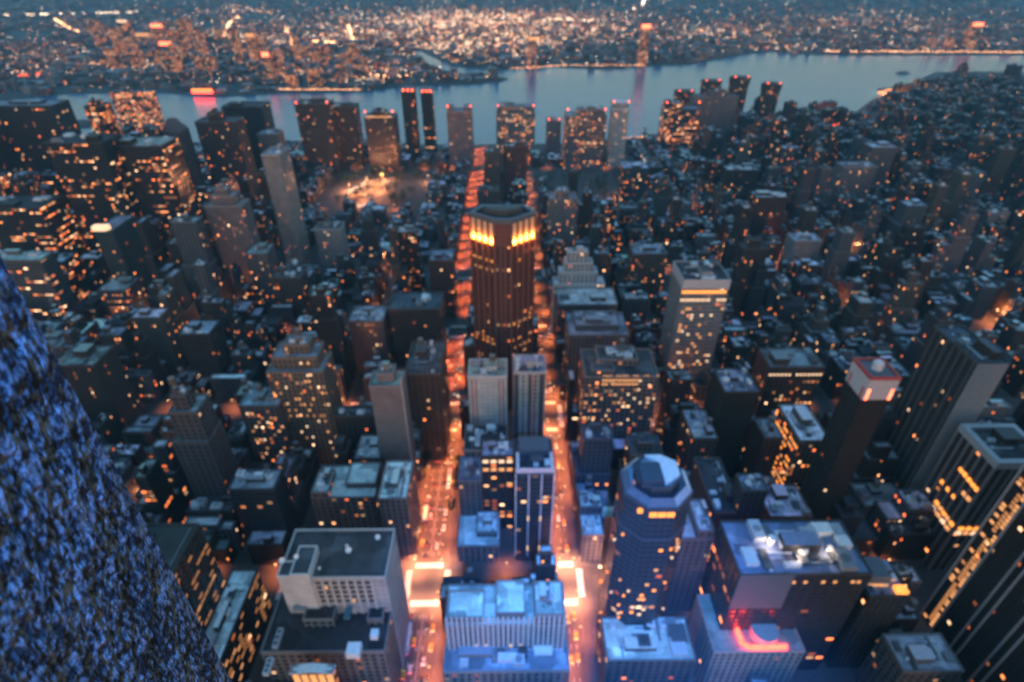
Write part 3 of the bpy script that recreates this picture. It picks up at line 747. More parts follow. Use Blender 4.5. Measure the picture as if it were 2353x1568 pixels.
# near tower at the right edge
nt_ = Bld([(rect(241, 292, 112, 188), 0, 205)], 'black steel', 'tar', (.04, .42, .5, .0), 'ribbed_tower',
          'near black tower with pale vertical ribs and an amber lit strip, lower right corner', 'building', 'ribbed black tower', 2, False, True)
BL.append(nt_); LM.append(nt_)

# ------------------------------------------------------------------ the rest of the city, lot by lot
occ = [(b.x0, b.x1, b.y0, b.y1) for b in BL]
def clash(x0, x1, y0, y1):
    for (a, b, c, d) in occ:
        ox = min(x1, b) - max(x0, a); oy = min(y1, d) - max(y0, c)
        if ox > 0 and oy > 0 and ox * oy > .06 * (x1 - x0) * (y1 - y0): return True
    return False
park = [(-215, -60, 640, 810), (45, 100, 845, 1000)]   # open green squares and ramps
parkb = [(-219, -141, 838, 1010), (-266, -221, 838, 1010), (45, 101, 838, 1012), (119, 181, 838, 1012)]
def in_park(x, y): return any(a <= x <= b and c <= y <= d for a, b, c, d in parkb)
grng = random.Random(5)
GEN = []
def gen_height(x, y):
    r = grng.random()
    if -310 < x < -60 and 600 < y < 830: return grng.uniform(12, 26)
    if y > 1025 and x < 330: return grng.uniform(7, 16)
    if y > 815 and x < 330: return grng.uniform(9, 26) if r < .85 else grng.uniform(26, 50)
    if y > 1650 or x > 1100: return grng.uniform(14, 26) if r < .8 else grng.uniform(30, 60)
    if x < -340 and y < 600: return grng.uniform(20, 48) if r < .85 else grng.uniform(48, 70)
    if x < -420: return grng.uniform(85, 165) if r < .6 else grng.uniform(30, 80)
    if x < -250: return grng.uniform(25, 60) if r < .6 else grng.uniform(60, 115)
    if y < 200: return grng.uniform(32, 58)
    if abs(x) < 70 and y < 500: return grng.uniform(25, 50)
    if x > 110 and 560 < y < 1030: return grng.uniform(15, 42) if r < .66 else grng.uniform(48, 96)
    if x > 300 and y < 800: return grng.uniform(16, 42) if r < .72 else grng.uniform(45, 85)
    if y > 1030: return grng.uniform(18, 48) if r < .7 else grng.uniform(48, 85)
    return grng.uniform(15, 38) if r < .55 else grng.uniform(38, 60) if r < .78 else grng.uniform(60, 100)
def gen_style(h, x):
    if x < -420: return grng.choice(['black steel', 'dark glass', 'dark brick', 'grey concrete', 'dark glass', 'brown brick'])
    if h > 55: return grng.choice(['brown brick', 'mauve stone', 'dark brick', 'tan brick', 'grey concrete', 'blue glass', 'dark glass', 'red brick'])
    return grng.choice(['brown brick', 'dark brick', 'red brick', 'mauve stone', 'pale stone', 'tan brick', 'grey concrete', 'brown brick', 'dark brick'])
for (bx0, bx1, by0, by1) in blocks:
    px, py = proj((bx0 + bx1) / 2, (by0 + by1) / 2, 20)
    if px < -260 or px > PW + 260 or py < -50 or py > PH + 330: continue
    if abs(bx0 + 301) < 6 and 800 < by0 < 900: bx1 = -268
    if in_park((bx0 + bx1) / 2, (by0 + by1) / 2): continue
    far = by0 > 1000
    mid = (bx0 + bx1) / 2
    # Peter Cooper style brick slabs south-east
    if bx0 > 560 and by0 > 840 and by0 < 1650:
        y = by0 + 8
        while y < by1 - 30:
            for xx in (bx0 + 6, mid + 4):
                if grng.random() < .9:
                    hh = grng.uniform(38, 44); 
                    c = [(xx, xx + 30, y + 8, y + 20), (xx + 9, xx + 21, y, y + 28)]
                    if not clash(xx, xx + 30, y, y + 28):
                        b = Bld([(rect(*c[0]), 0, hh), (rect(*c[1]), 0, hh + 0.4)], 'dark brick', grng.choice(['pale', 'blue-grey', 'grey']), (.06, .32, .42, 0), 'apartment_slab', None, 'building', None, 2, False)
                        GEN.append(b)
            y += grng.uniform(42, 52)
        continue
    for row in (0, 1):
        x0, x1 = (bx0, mid - grng.uniform(1, 4)) if row == 0 else (mid + grng.uniform(1, 4), bx1)
        y = by0 + .3
        while y < by1 - 7:
            ww = grng.choice((6, 7, 8, 9, 11, 13, 16, 20)) if not far else grng.choice((15, 20, 28, 36))
            if bx0 < -420 and by0 < 800: ww = grng.choice((22, 28, 36))
            ww = min(ww, by1 - y - .3)
            xa, xb = x0, x1
            ex_ = grng.choice((0, 2, 4, 7, 12, 16)) if bx0 > -420 else grng.choice((0, 3))
            if row == 0: xb -= ex_
            else: xa += ex_
            if not clash(xa, xb, y, y + ww) and ww > 6:
                h = gen_height(mid, y)
                if ww < 11: h = min(h, 22 + grng.random() * 12)
                st = gen_style(h, mid)
                rf = grng.choice(['grey', 'dark', 'blue-grey', 'pale', 'pale', 'tar', 'white', 'grey', 'white'])
                poly = rect(xa, xb, y, y + ww - .15)
                T = [(poly, 0, h)]
                if h > 12 and grng.random() < .5 and bx0 > -420:      # lower rear wing
                    f = grng.uniform(.45, .75); hl = h * grng.uniform(.45, .85)
                    fr_part = sub_rect(poly, 0, f, 0, 1) if row == 0 else sub_rect(poly, 1 - f, 1, 0, 1)
                    re_part = sub_rect(poly, f + .004, 1, .04, .96) if row == 0 else sub_rect(poly, 0, 1 - f - .004, .04, .96)
                    T = [(fr_part, 0, h), (re_part, 0, hl)]; poly = fr_part
                wing = T[1:]
                if h > 34 and grng.random() < .7:
                    h0 = h * grng.uniform(.5, .8); f = grng.uniform(.06, .22)
                    T = [(poly, 0, h0), (sub_rect(poly, f, 1 - f * grng.random(), f, 1 - f * grng.random()), h0 - .3, h)]
                    T += [(p_, z0, min(z1, h0 * .9)) for (p_, z0, z1) in wing]
                    if grng.random() < .4: T.append((sub_rect(poly, .3, .7, .3, .72), h - .3, h + grng.uniform(4, 12)))
                pr = PARS[st]; k = grng.choice((.3, .6, 1, 1, 1.6, 2.6))
                if mid < -380: pr = (max(pr[0], .15), pr[1], pr[2], max(pr[3], .05))
                pr = (pr[0] * k, pr[1] * grng.choice((.9, 1, 1.15)), pr[2], pr[3] * grng.choice((0, 1, 1, 2)))
                nm_ = 'apartment_tower' if h > 55 and 'brick' in st else 'office_tower' if h > 55 else 'loft_building' if h > 30 else 'row_house' if ww < 13 else 'low_building'
                b = Bld(T, st, rf, pr, nm_, None, 'building')
                GEN.append(b)
            y += ww
rv = random.Random(63)
for k in range(150):
    px, py = rv.choice(((rv.uniform(1780, 1915), rv.uniform(258, 318)), (rv.uniform(1990, 2140), rv.uniform(196, 262)), (rv.uniform(1900, 2010), rv.uniform(250, 300))))
    x, y = pix(px, py, 0); ww, dd = rv.uniform(10, 24), rv.uniform(12, 30)
    if y > near_bank(x) - 40 or y < near_bank(x) - 330: continue
    if clash(x - ww / 2, x + ww / 2, y, y + dd) or any(g.x0 < x + ww / 2 and g.x1 > x - ww / 2 and g.y0 < y + dd and g.y1 > y for g in GEN): continue
    GEN.append(Bld([(rect(x - ww / 2, x + ww / 2, y, y + dd), 0, rv.uniform(5, 12))], rv.choice(['grey concrete', 'brown brick', 'tan brick']), rv.choice(['pale', 'grey', 'blue-grey']), (.1, .4, .5, .05), 'low_building', None, 'building', None, 1, False))
# keep the fronts of the landmark towers open, as they are in the photograph
for g in GEN:
    for L in LM:
        if L.y0 < g.y0 + 4 or L.h < 30: continue
        a, t_ = proj(L.x0, L.y0, L.h); c, bt = proj(L.x1, L.y0, 0); a2, _ = proj(L.x0, L.y0, 0); c2, _ = proj(L.x1, L.y0, L.h)
        lo, hi = min(a, a2), max(c, c2)
        keep = t_ + .64 * (bt - t_)
        g0, gy = proj(g.x0, g.y1, g.h); g1, _ = proj(g.x1, g.y1, g.h)
        if min(hi, g1) - max(lo, g0) > .12 * (hi - lo) and gy < keep and gy > t_ - 400:
            nh = max(9, height_at(g.y1, (g0 + g1) / 2, keep))
            if nh < g.h:
                k = nh / g.h; g.tiers = [(p_, z0 * k, z1 * k) for (p_, z0, z1) in g.tiers]; g.h = nh
BL += GEN

# ------------------------------------------------------------------ who is seen: coarse hidden-surface count
GW, GH = 588, 392
occm = np.zeros((GH, GW), bool)
yy, xx = np.mgrid[0:GH, 0:GW]
def hull(pts):
    pts = sorted(set(pts))
    def half(ps):
        o = []
        for p in ps:
            while len(o) > 1 and (o[-1][0] - o[-2][0]) * (p[1] - o[-2][1]) - (o[-1][1] - o[-2][1]) * (p[0] - o[-2][0]) <= 0: o.pop()
            o.append(p)
        return o
    a, b = half(pts), half(pts[::-1])
    return a[:-1] + b[:-1]
def cover(polyz, write=True):
    pts = [tuple(c / 4.0 for c in proj(x, y, z)) for (x, y, z) in polyz]
    H = hull(pts)
    if len(H) < 3: return 0
    ax, bx = int(max(0, min(p[0] for p in H))), int(min(GW - 1, max(p[0] for p in H)) + 1)
    ay, by = int(max(0, min(p[1] for p in H))), int(min(GH - 1, max(p[1] for p in H)) + 1)
    if ax >= bx or ay >= by or bx <= 0 or by <= 0: return 0
    X, Y = xx[ay:by, ax:bx] + .5, yy[ay:by, ax:bx] + .5
    m = np.ones(X.shape, bool)
    for p, q in zip(H, H[1:] + H[:1]):
        m &= (q[0] - p[0]) * (Y - p[1]) - (q[1] - p[1]) * (X - p[0]) >= 0
    sub = occm[ay:by, ax:bx]
    n = int((m & ~sub).sum())
    if write: sub |= m
    return n
for x_, z_ in ((0, 0),):                     # the pier hides the lower left
    cover([(-0.9, .915, 335), (-0.9, .915, 318.0), (-1.0, .2, 318), (-1.0, .2, 335)])
for b in sorted(BL, key=lambda b: math.hypot((b.x0 + b.x1) / 2, b.y0)):
    if b.y0 < 20: continue
    for (poly, z0, z1) in getattr(b, 'tiers_vis', b.tiers):
        b.area += cover([(*p, z) for p in poly for z in (z0, z1)])
cand = sorted([b for b in GEN if b.area >= 4], key=lambda b: -b.area)
NIND = 300 - len(LM) - 12
IND = cand[:max(0, NIND)]
inds = set(id(b) for b in IND)
REST = [b for b in GEN if id(b) not in inds]
print("landmarks", len(LM), "generic", len(GEN), "individual", len(IND), "rest", len(REST), "min area", IND[-1].area if IND else None)
for b in LM:
    if b.area < 12: print("  hardly seen:", b.label, b.area, [round(v) for v in (b.x0, b.x1, b.y0, b.y1, b.h)])

# ------------------------------------------------------------------ labels for the ordinary buildings
ORD = ['first', 'second', 'third', 'fourth', 'fifth', 'sixth', 'seventh', 'eighth', 'ninth', 'tenth', 'eleventh', 'twelfth', 'thirteenth', 'fourteenth', 'fifteenth', 'sixteenth', 'seventeenth', 'eighteenth', 'nineteenth', 'twentieth']
ORD += ['twenty-' + o for o in ORD[:9]] + ['thirtieth'] + ['thirty-' + o for o in ORD[:9]] + ['fortieth'] + ['forty-' + o for o in ORD[:9]] + ['fiftieth'] + ['fifty-' + o for o in ORD[:9]]
LMV = [b for b in LM if b.area >= 25]
def scr(b): return proj((b.x0 + b.x1) / 2, (b.y0 + b.y1) / 2, b.h)
sect = {}
for b in IND:
    p = scr(b)
    L = min(LMV, key=lambda q: math.dist(p, scr(q)))
    q = scr(L); dx, dy = p[0] - q[0], p[1] - q[1]
    d = ('right of' if dx > 0 else 'left of') if abs(dx) > abs(dy) else ('below' if dy > 0 else 'above')
    sect.setdefault((L.short, d), []).append((math.dist(p, q), b))
    b.where = (L.short, d)
for (sh, d), lst in sect.items():
    lst.sort(key=lambda t: t[0])
    for i, (_, b) in enumerate(lst):
        size = 'tall' if b.h > 65 else 'mid-height' if b.h > 34 else 'low'
        stp = 'stepped ' if len(b.tiers) > 1 and b.name != 'apartment_slab' else 'cross-shaped ' if b.name == 'apartment_slab' else ''
        rw = {'tar': 'black'}.get(b.roof, b.roof)
        b.label = f"{size} {stp}{b.style} building with {rw} roof, {ORD[i]} {d} the {sh}"
        if len(b.label.split()) > 16: b.label = f"{size} {stp}{b.style} building, {rw} roof, {ORD[i]} {d} {sh}"
        b.group = 'ordinary buildings of the street blocks'

# ------------------------------------------------------------------ build them
def build_one(b):
    cx, cy = (b.x0 + b.x1) / 2, (b.y0 + b.y1) / 2
    root = empty(b.name or 'building', (cx, cy, 0), b.label, b.cat, b.group)
    b.root = root
    last = None
    for (nm_, mat, mb) in b.parts():
        par = root if nm_ != 'tank_roof' else last
        mb.v = [(p[0] - cx, p[1] - cy, p[2]) for p in mb.v]
        o = bpy.data.objects.new(nm_, mb.mesh(nm_, [mat])); COL.objects.link(o); o.parent = par
        if nm_ == 'water_tank': last = o
    return root
def part(b, name, mb, mat, sub=None):
    cx, cy = (b.x0 + b.x1) / 2, (b.y0 + b.y1) / 2
    mb.v = [(p[0] - cx, p[1] - cy, p[2]) for p in mb.v]
    o = bpy.data.objects.new(name, mb.mesh(name, [mat])); COL.objects.link(o); o.parent = sub or b.root
    return o
for b in LM + IND:
    if len(b.label.split()) > 16: print('LONG', b.label, len(b.label.split()))
    build_one(b)
def merge(name, lst, label=None):
    V, F, UV, TN, PA, MI = [], [], [], [], [], []
    big_ = MB(); mats = [M_WALL, M_ROOF, M_PLAIN]
    for b in lst:
        for (nm_, mat, mb) in b.parts():
            k = len(big_.v); mi = mats.index(mat)
            big_.v += mb.v; big_.f += [tuple(i + k for i in f) for f in mb.f]
            big_.uv += mb.uv; big_.tone += mb.tone; big_.par += mb.par; big_.mi += [mi] * len(mb.f)
    o = big_.build(name, mats); tag(o, label, 'buildings', None, 'stuff'); return o
merge('city_buildings', REST, 'mass of smaller and farther buildings filling the blocks between the bigger ones')

# ------------------------------------------------------------------ details of the landmark buildings
def find(short): return next(b for b in LM if b.short == short)
def lit_windows(b, face, rows, cols, z0, z1, share, n_max=60, mats=(M_WARMWIN, M_DIMWIN, M_DIMWIN, M_WHITEWIN), ww=.62, rnd=random.Random(3), wh=1.9):
    """lit panes as parts on one wall: face 'front' (towards -y), 'left' (-x) or 'right' (+x)"""
    n = 0
    cells = [(r, c) for r in range(rows) for c in range(cols) if rnd.random() < share]
    for (r, c) in cells[:n_max]:
        z = z0 + (z1 - z0) * (r + .5) / rows
        mb = MB(); e = .06
        if face == 'front':
            x = b.x0 + (b.x1 - b.x0) * (c + .5) / cols; hw = (b.x1 - b.x0) / cols * ww / 2
            mb.box(x - hw, x + hw, b.y0 - e, b.y0 + .02, z - wh / 2, z + wh / 2, top=0, bottom=0)
        else:
            y = b.y0 + (b.y1 - b.y0) * (c + .5) / cols; hw = (b.y1 - b.y0) / cols * ww / 2
            xx_ = b.x0 - e if face == 'left' else b.x1 - .02
            mb.box(xx_, xx_ + e + .02, y - hw, y + hw, z - wh / 2, z + wh / 2, top=0, bottom=0)
        part(b, 'window', mb, rnd.choice(mats)); n += 1

# white-framed block: piers and window bays on the front, dishes and stair towers on the roof
b = whiteb
W_ = b.x1 - b.x0
tone_w = TONES['white panel']
for (fx0, fx1, fy0, fy1, dz) in ((.0, .13, -.02, .28, 3.0), (.135, .31, -.05, .52, 5.5)):
    p = MB(); q = sub_rect(b.tiers[0][0], fx0, fx1, fy0, fy1)
    p.prism(q, b.h - 26, b.h + dz, tone=tone_w, par=(0, .3, 0, 0)); part(b, 'stair_tower', p, M_WALL)
    r_ = MB(); r_.face([(*v, b.h + dz - .5) for v in inset(q, .5)], inset(q, .5), ROOFS['dark']); part(b, 'stair_tower_roof', r_, M_ROOF)
    r_ = MB()
    o_, i_ = inset(q, -.1), inset(q, .5)
    for i in range(4):
        r_.face([(*o_[i], b.h + dz + .02), (*o_[(i + 1) % 4], b.h + dz + .02), (*i_[(i + 1) % 4], b.h + dz + .02), (*i_[i], b.h + dz + .02)], [o_[i], o_[(i + 1) % 4], i_[(i + 1) % 4], i_[i]], (.6, .58, .58))
    r_.prism(list(reversed(i_)), b.h + dz - .5, b.h + dz + .02, tone=(.5, .48, .48)); part(b, 'stair_tower_coping', r_, M_PLAIN)
wr = random.Random(8)
for r in range(5):
    for k in range(7):
        for s in (0, 1):
            x = b.x0 + W_ * (.335 + .077 * k + .031 * s) + .4
            z = b.h - 3.4 - 3.6 * r
            mb = MB(); mb.box(x - .72, x + .72, b.y0 - .02, b.y0 + .1, z - .95, z + .95, top=0, bottom=0, tone=(.03, .04, .06))
            part(b, 'window', mb, M_WARMWIN if wr.random() < .06 else M_CARGLASS)
for k in range(8):
    x = b.x0 + W_ * (.318 + .077 * k) + .2
    mb = MB(); mb.box(x - .55, x + .55, b.y0 - .5, b.y0 - .03, 30, b.h - 1.2, tone=(.55, .53, .54), top=0); part(b, 'pier', mb, M_PLAIN)
def dish(b, x, y, z, r):
    mb = MB(); mb.cyl(x, y, .15, z, z + r * .8, n=6, tone=(.3, .3, .3))
    N = 12; rings = 4
    for i in range(rings):
        for j in range(N):
            def P(ii, jj):
                a = 2 * math.pi * jj / N; rr = r * ii / rings; dz = .35 * rr * rr / r
                xx_, yy_, zz_ = rr * math.cos(a), rr * math.sin(a), dz
                t = .6; return (x + xx_, y + yy_ * math.cos(t) - zz_ * math.sin(t), z + r * .8 + yy_ * math.sin(t) + zz_ * math.cos(t))
            mb.face([P(i, j), P(i + 1, j), P(i + 1, j + 1), P(i, j + 1)], [(0, 0)] * 4, (.8, .8, .8))
    part(b, 'satellite_dish', mb, M_PLAIN)
for (px_, py_, rr) in ((715, 1303, 1.5), (802, 1268, 1.5), (869, 1238, 1.3), (798, 1256, .8), (735, 1308, .7)):
    q = pix(px_, py_, b.h); dish(b, q[0], q[1], b.h, rr)
q = pix(652, 1298, b.h + 3); dish(b, q[0], q[1], b.h + 5, 1.4)
q = pix(682, 1283, b.h + 5); dish(b, q[0], q[1], b.h + 5, 1.2)

b = find('wide ribbed pale block')
for k in range(24):
    x = b.x0 + (b.x1 - b.x0) * (k + .5) / 24; mb = MB(); mb.box(x - .55, x + .55, b.y0 - .6, b.y0 - .02, 8, b.h - .6, tone=(.5, .48, .47), top=0); part(b, 'pilaster', mb, M_PLAIN)
for k in (6, 8, 13, 15):
    x = b.x0 + (b.x1 - b.x0) * k / 24; mb = MB(); mb.box(x - .35, x + .35, b.y0 - .2, b.y0 - .03, 31.4, 34, top=0, bottom=0); part(b, 'wall_light', mb, M_WHITEWIN)
# dark fan roof: fans and white boxes
b = find('dark fan-covered roof')
for (px_, py_, sx, sy, hh, t) in ((815, 1500, 6, 5.5, 4, (.75, .75, .76)), (862, 1462, 3.4, 3.6, 3, (.75, .75, .76)), (640, 1470, 2.4, 9, 2.0, (.35, .37, .4)), (618, 1535, 2.6, 7, 2, (.5, .53, .56)), (800, 1410, 3, 6, 1.2, (.05, .16, .18)), (690, 1400, 6, 2, 1.6, (.2, .25, .28))):
    q = pix(px_, py_, b.h); mb = MB(); mb.box(q[0] - sx / 2, q[0] + sx / 2, q[1] - sy / 2, q[1] + sy / 2, b.h - .1, b.h + hh, tone=t, top=0); u_ = part(b, 'roof_unit', mb, M_PLAIN)
    if sx < 3:
        for k in (-1, 0, 1):
            f_ = MB(); f_.cyl(q[0], q[1] + k * sy * .3, .8, b.h + hh, b.h + hh + .25, n=12, tone=(.03, .03, .035), top=0); part(b, 'fan', f_, M_PLAIN, u_)
# glowing pavilion: gable coping and lit panels
b = find('glowing pavilion')
xm = (b.x0 + b.x1) / 2
mb = MB()
for s in (-1, 1):
    xa, xb = (b.x0 - .6, xm) if s < 0 else (xm, b.x1 + .6)
    za, zb = (b.h, b.h + 1.6) if s < 0 else (b.h + 1.6, b.h)
    P = [(xa, b.y0 - .5, za), (xb, b.y0 - .5, zb), (xb, b.y1 + .5, zb), (xa, b.y1 + .5, za)]
    mb.face([(p[0], p[1], p[2] + .5) for p in P], [(0, 0)] * 4, (.65, .68, .7))
    mb.face([P[0], P[1], (P[1][0], P[1][1], P[1][2] + .5), (P[0][0], P[0][1], P[0][2] + .5)], [(0, 0)] * 4, (.65, .68, .7))
part(b, 'gable_roof', mb, M_PLAIN)
for k in range(5):
    x = b.x0 + (b.x1 - b.x0) * (k + .5) / 5; mb = MB(); mb.box(x - 1.4, x + 1.4, b.y0 - .1, b.y0 - .02, b.h - 9, b.h - 1.2, top=0)
    part(b, 'window', mb, M_WARMWIN)
# finned glass tower
b = find('finned blue glass tower')
for fx in (.0, .34, .67, .985):
    x = b.x0 + (b.x1 - b.x0) * fx; mb = MB(); mb.box(x - .25, x + .3, b.y0 - .7, b.y0 - .02, 6, b.h + 1, tone=(.75, .74, .76), top=0); part(b, 'fin', mb, M_PLAIN)
mb = MB(); mb.box(b.x0, b.x1, b.y0 + .6, b.y0 + 1.3, b.h + .3, b.h + 4.2, tone=(.65, .55, .56), top=0); part(b, 'gable_wall', mb, M_PLAIN)
for fx in (.02, .9):
    x = b.x0 + (b.x1 - b.x0) * fx; mb = MB(); mb.box(x, x + 1.6, b.y0 + 1.4, b.y0 + 14, b.h + .3, b.h + 4.0, tone=(.65, .55, .58), top=0); part(b, 'gable_wall', mb, M_PLAIN)
mb = MB(); mb.box(b.x0 + 2, b.x1 - 2, b.y0 + 15, b.y1 - 2, b.h, b.h + 5, tone=(.06, .09, .12), top=0); part(b, 'plant_room', mb, M_PLAIN)
for (fx, z) in ((.34, 42), (.67, 42), (.34, 14), (.67, 14)):
    x = b.x0 + (b.x1 - b.x0) * fx; mb = MB(); mb.box(x - .35, x + .4, b.y0 - .9, b.y0 - .72, z - 2, z + 2, top=0, bottom=0); part(b, 'wall_light', mb, M_WHITEWIN)
# dark building with square lit windows
b = find('dark square-windowed building')
for (r, z) in ((0, b.h - 4), (1, b.h - 11), (2, b.h - 24)):
    for c in range(4):
        if r == 2 and c != 3: continue
        x = b.x0 + (b.x1 - b.x0) * (c + .5) / 4; mb = MB(); mb.box(x - 1.7, x + 1.7, b.y0 - .07, b.y0 - .01, z - 1.3, z + 1.3, top=0, bottom=0); part(b, 'window', mb, M_WHITEWIN if r == 0 else M_WARMWIN)
# red trims on the two pale slabs
for sh, fr in (('red-trimmed pale slab', (.10, .2, .80, .9)), ('recessed pale slab', (.55, .64))):
    b = find(sh)
    for f in fr:
        x = b.x0 + (b.x1 - b.x0) * f; mb = MB(); mb.box(x - .45, x + .45, b.y0 - .08, b.y0 - .01, 25, b.h - 2, tone=(.33, .10, .08), top=0); part(b, 'trim_strip', mb, M_PLAIN)
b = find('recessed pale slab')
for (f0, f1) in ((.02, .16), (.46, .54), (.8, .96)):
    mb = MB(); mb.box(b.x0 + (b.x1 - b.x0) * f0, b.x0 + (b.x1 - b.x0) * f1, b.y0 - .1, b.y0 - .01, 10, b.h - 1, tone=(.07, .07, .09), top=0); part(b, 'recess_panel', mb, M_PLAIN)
b = find('windowless brown slab')
mb = MB(); mb.box(b.x1 - .1, b.x1 + .5, b.y0 - .2, b.y0 + 1.6, 0, b.h + 1, tone=(.4, .38, .4), top=0); part(b, 'pale_corner_strip', mb, M_PLAIN)
b = find('mauve lit-floor block'); lit_windows(b, 'front', 12, 9, 15, b.h, .22)
b = find('broad stepped apartment block'); lit_windows(b, 'front', 16, 16, 20, b.h, .16)
b = find('long pale roof building'); lit_windows(b, 'right', 9, 14, 4, 36, .38, 60, (M_DIMWIN, M_DIMWIN, M_WARMWIN), .86, wh=1.3)
b = find('half-hidden dark building'); lit_windows(b, 'right', 12, 16, 38, 85, .22, 60, (M_DIMWIN, M_DIMWIN, M_WARMWIN), .86, wh=1.1)
b = find('big cluttered-roof block')
lit_windows(b, 'front', 12, 22, 30, b.h - 2, .14, 60)
for r in range(3):
    for c in range(5, 16):
        if random.random() < .8:
            x = b.x0 + (b.x1 - b.x0) * (c + .5) / 22; z = b.h - 4 - 3.4 * r; mb = MB(); mb.box(x - .8, x + .8, b.y0 - .08, b.y0 - .01, z - .9, z + .9, top=0, bottom=0); part(b, 'window', mb, M_WARMWIN)
b = find('brown lit-top-floor building'); lit_windows(b, 'front', 1, 14, b.h - 8, b.h - 5, .9, 14, (M_WHITEWIN,))
b = find('brown row-lit loft'); lit_windows(b, 'front', 1, 9, b.h - 6, b.h - 3, .9, 9, (M_WARMWIN,))
b = find('white-roofed warm-walled building'); lit_windows(b, 'left', 9, 12, 12, b.h - 4, .5, 60, (M_ORANGE, M_WARMWIN), .75)
b = find('thick-parapet office block')
def left_row(b, p0, p1, n, mats, gap=.72, wh=1.1):
    for k in range(n):
        Q = []
        for t in ((k + (1 - gap) / 2) / n, (k + (1 + gap) / 2) / n):
            d = ray(p0[0] + (p1[0] - p0[0]) * t, p0[1] + (p1[1] - p0[1]) * t); q = b.x0 / d[0]
            Q.append((d[1] * q, CAMZ + d[2] * q))
        y0, y1 = sorted((Q[0][0], Q[1][0])); z = (Q[0][1] + Q[1][1]) / 2
        mb = MB(); mb.box(b.x0 - .9, b.x0 - .02, y0, y1, z - wh, z + wh, top=0, bottom=0); part(b, 'window', mb, mats[k % len(mats)])
left_row(b, (2141, 1160), (2183, 1220), 4, (M_WHITEWIN, M_WARMWIN)); left_row(b, (2150, 1150), (2192, 1210), 5, (M_ORANGE, M_WARMWIN))
left_row(b, (2206, 1075), (2250, 1130), 5, (M_ORANGE,)); left_row(b, (2212, 1130), (2232, 1152), 2, (M_WARMWIN,)); left_row(b, (2160, 1100), (2200, 1150), 3, (M_ORANGE,), .4)
for k in range(4):
    x = b.x0 + 1.5 + 4.2 * k; z = height_at(b.y0, 2186, 1224); mb = MB(); mb.box(x, x + 3, b.y0 - .9, b.y0 - .02, z - 1.1, z + 1.1, top=0, bottom=0); part(b, 'window', mb, (M_WHITEWIN, M_WARMWIN)[k % 2])
    mb = MB(); mb.box(x, x + 3, b.y0 - .9, b.y0 - .02, z + 3, z + 5, top=0, bottom=0); part(b, 'window', mb, M_ORANGE)
for k in range(7):
    y = b.y0 + (b.y1 - b.y0) * k / 6; mb = MB(); mb.box(b.x0 - .7, b.x0 - .02, y - .6, y + .6, 0, b.h - 2.5, tone=(.2, .19, .2)); part(b, 'pier', mb, M_PLAIN)
mb = MB(); o_, i_ = inset(b.tiers[0][0], -.6), inset(b.tiers[0][0], 2.6)
for i in range(4): mb.face([(*o_[i], b.h + 2.2), (*o_[(i + 1) % 4], b.h + 2.2), (*i_[(i + 1) % 4], b.h + 2.2), (*i_[i], b.h + 2.2)], [(0, 0)] * 4, (.36, .38, .41))
mb.prism(o_, b.h - 2.5, b.h + 2.2, tone=(.36, .37, .4)); mb.prism(list(reversed(i_)), b.h - .5, b.h + 2.2, tone=(.3, .3, .32)); part(b, 'cornice', mb, M_PLAIN)
for k in range(7):
    x = b.x0 + (b.x1 - b.x0) * k / 6; mb = MB(); mb.box(x - .5, x + .5, b.y0 - .7, b.y0 - .02, 0, b.h - 2.5, tone=(.2, .19, .2)); part(b, 'pier', mb, M_PLAIN)
# pale gridded tower: crown band
b = glassr
mb = MB(); mb.box(b.x0 - .3, b.x1 + .3, b.y0 - .35, b.y0 - .02, b.h - 7, b.h + 1, tone=(.5, .49, .5), top=0, bottom=0); part(b, 'crown_panel', mb, M_PLAIN)
mb = MB(); mb.box(b.x0 - .35, b.x0 - .02, b.y0, b.y1, b.h - 7, b.h + 1, tone=(.4, .4, .42), top=0, bottom=0); part(b, 'crown_panel', mb, M_PLAIN)
mb = MB(); mb.box(b.x0 + .3, b.x1 - 1.5, b.y0 - .3, b.y0 - .02, b.h - 11, b.h - 8.8, top=0, bottom=0); part(b, 'lit_band', mb, M_ORANGE)
lit_windows(b, 'front', 1, 9, b.h - 18.6, b.h - 16, .85, 9, (M_WHITEWIN,), .9)
lit_windows(b, 'front', 20, 14, 20, b.h - 24, .12, 40, (M_WARMWIN, M_WHITEWIN), .8)
for k in range(15):
    x = b.x0 + (b.x1 - b.x0) * k / 14; mb = MB(); mb.box(x - .12, x + .12, b.y0 - .4, b.y0 - .02, 8, b.h - 11, tone=(.42, .42, .45)); part(b, 'mullion', mb, M_PLAIN)
# crowned tower
b = crownb
c0, c1 = b.h - 3, b.h + 11
q = inset(b.tiers[0][0], -.4)
mb = MB(); mb.prism(q, c0, c1, tone=(.5, .5, .53), top=0, ttone=(.12, .12, .14), bottom=0); part(b, 'crown', mb, M_PLAIN)
mb = MB()
o_, i_ = inset(q, -.3), inset(q, 1.3)
for i in range(4): mb.face([(*o_[i], c1 + .9), (*o_[(i + 1) % 4], c1 + .9), (*i_[(i + 1) % 4], c1 + .9), (*i_[i], c1 + .9)], [(0, 0)] * 4, (.45, .05, .04))
mb.prism(o_, c1 - .7, c1 + .9, tone=(.45, .05, .04)); mb.prism(list(reversed(i_)), c1, c1 + .9, tone=(.4, .05, .04)); part(b, 'red_rim', mb, M_PLAIN)
x0, x1, y0, y1 = bbox(q)
for f in (.08, .86):
    x = x0 + (x1 - x0) * f; mb = MB(); mb.box(x, x + 1.2, y0 - .12, y0 - .01, c0, c1 - 7, top=0, tone=(.5, .06, .04)); part(b, 'red_strip', mb, M_RED)
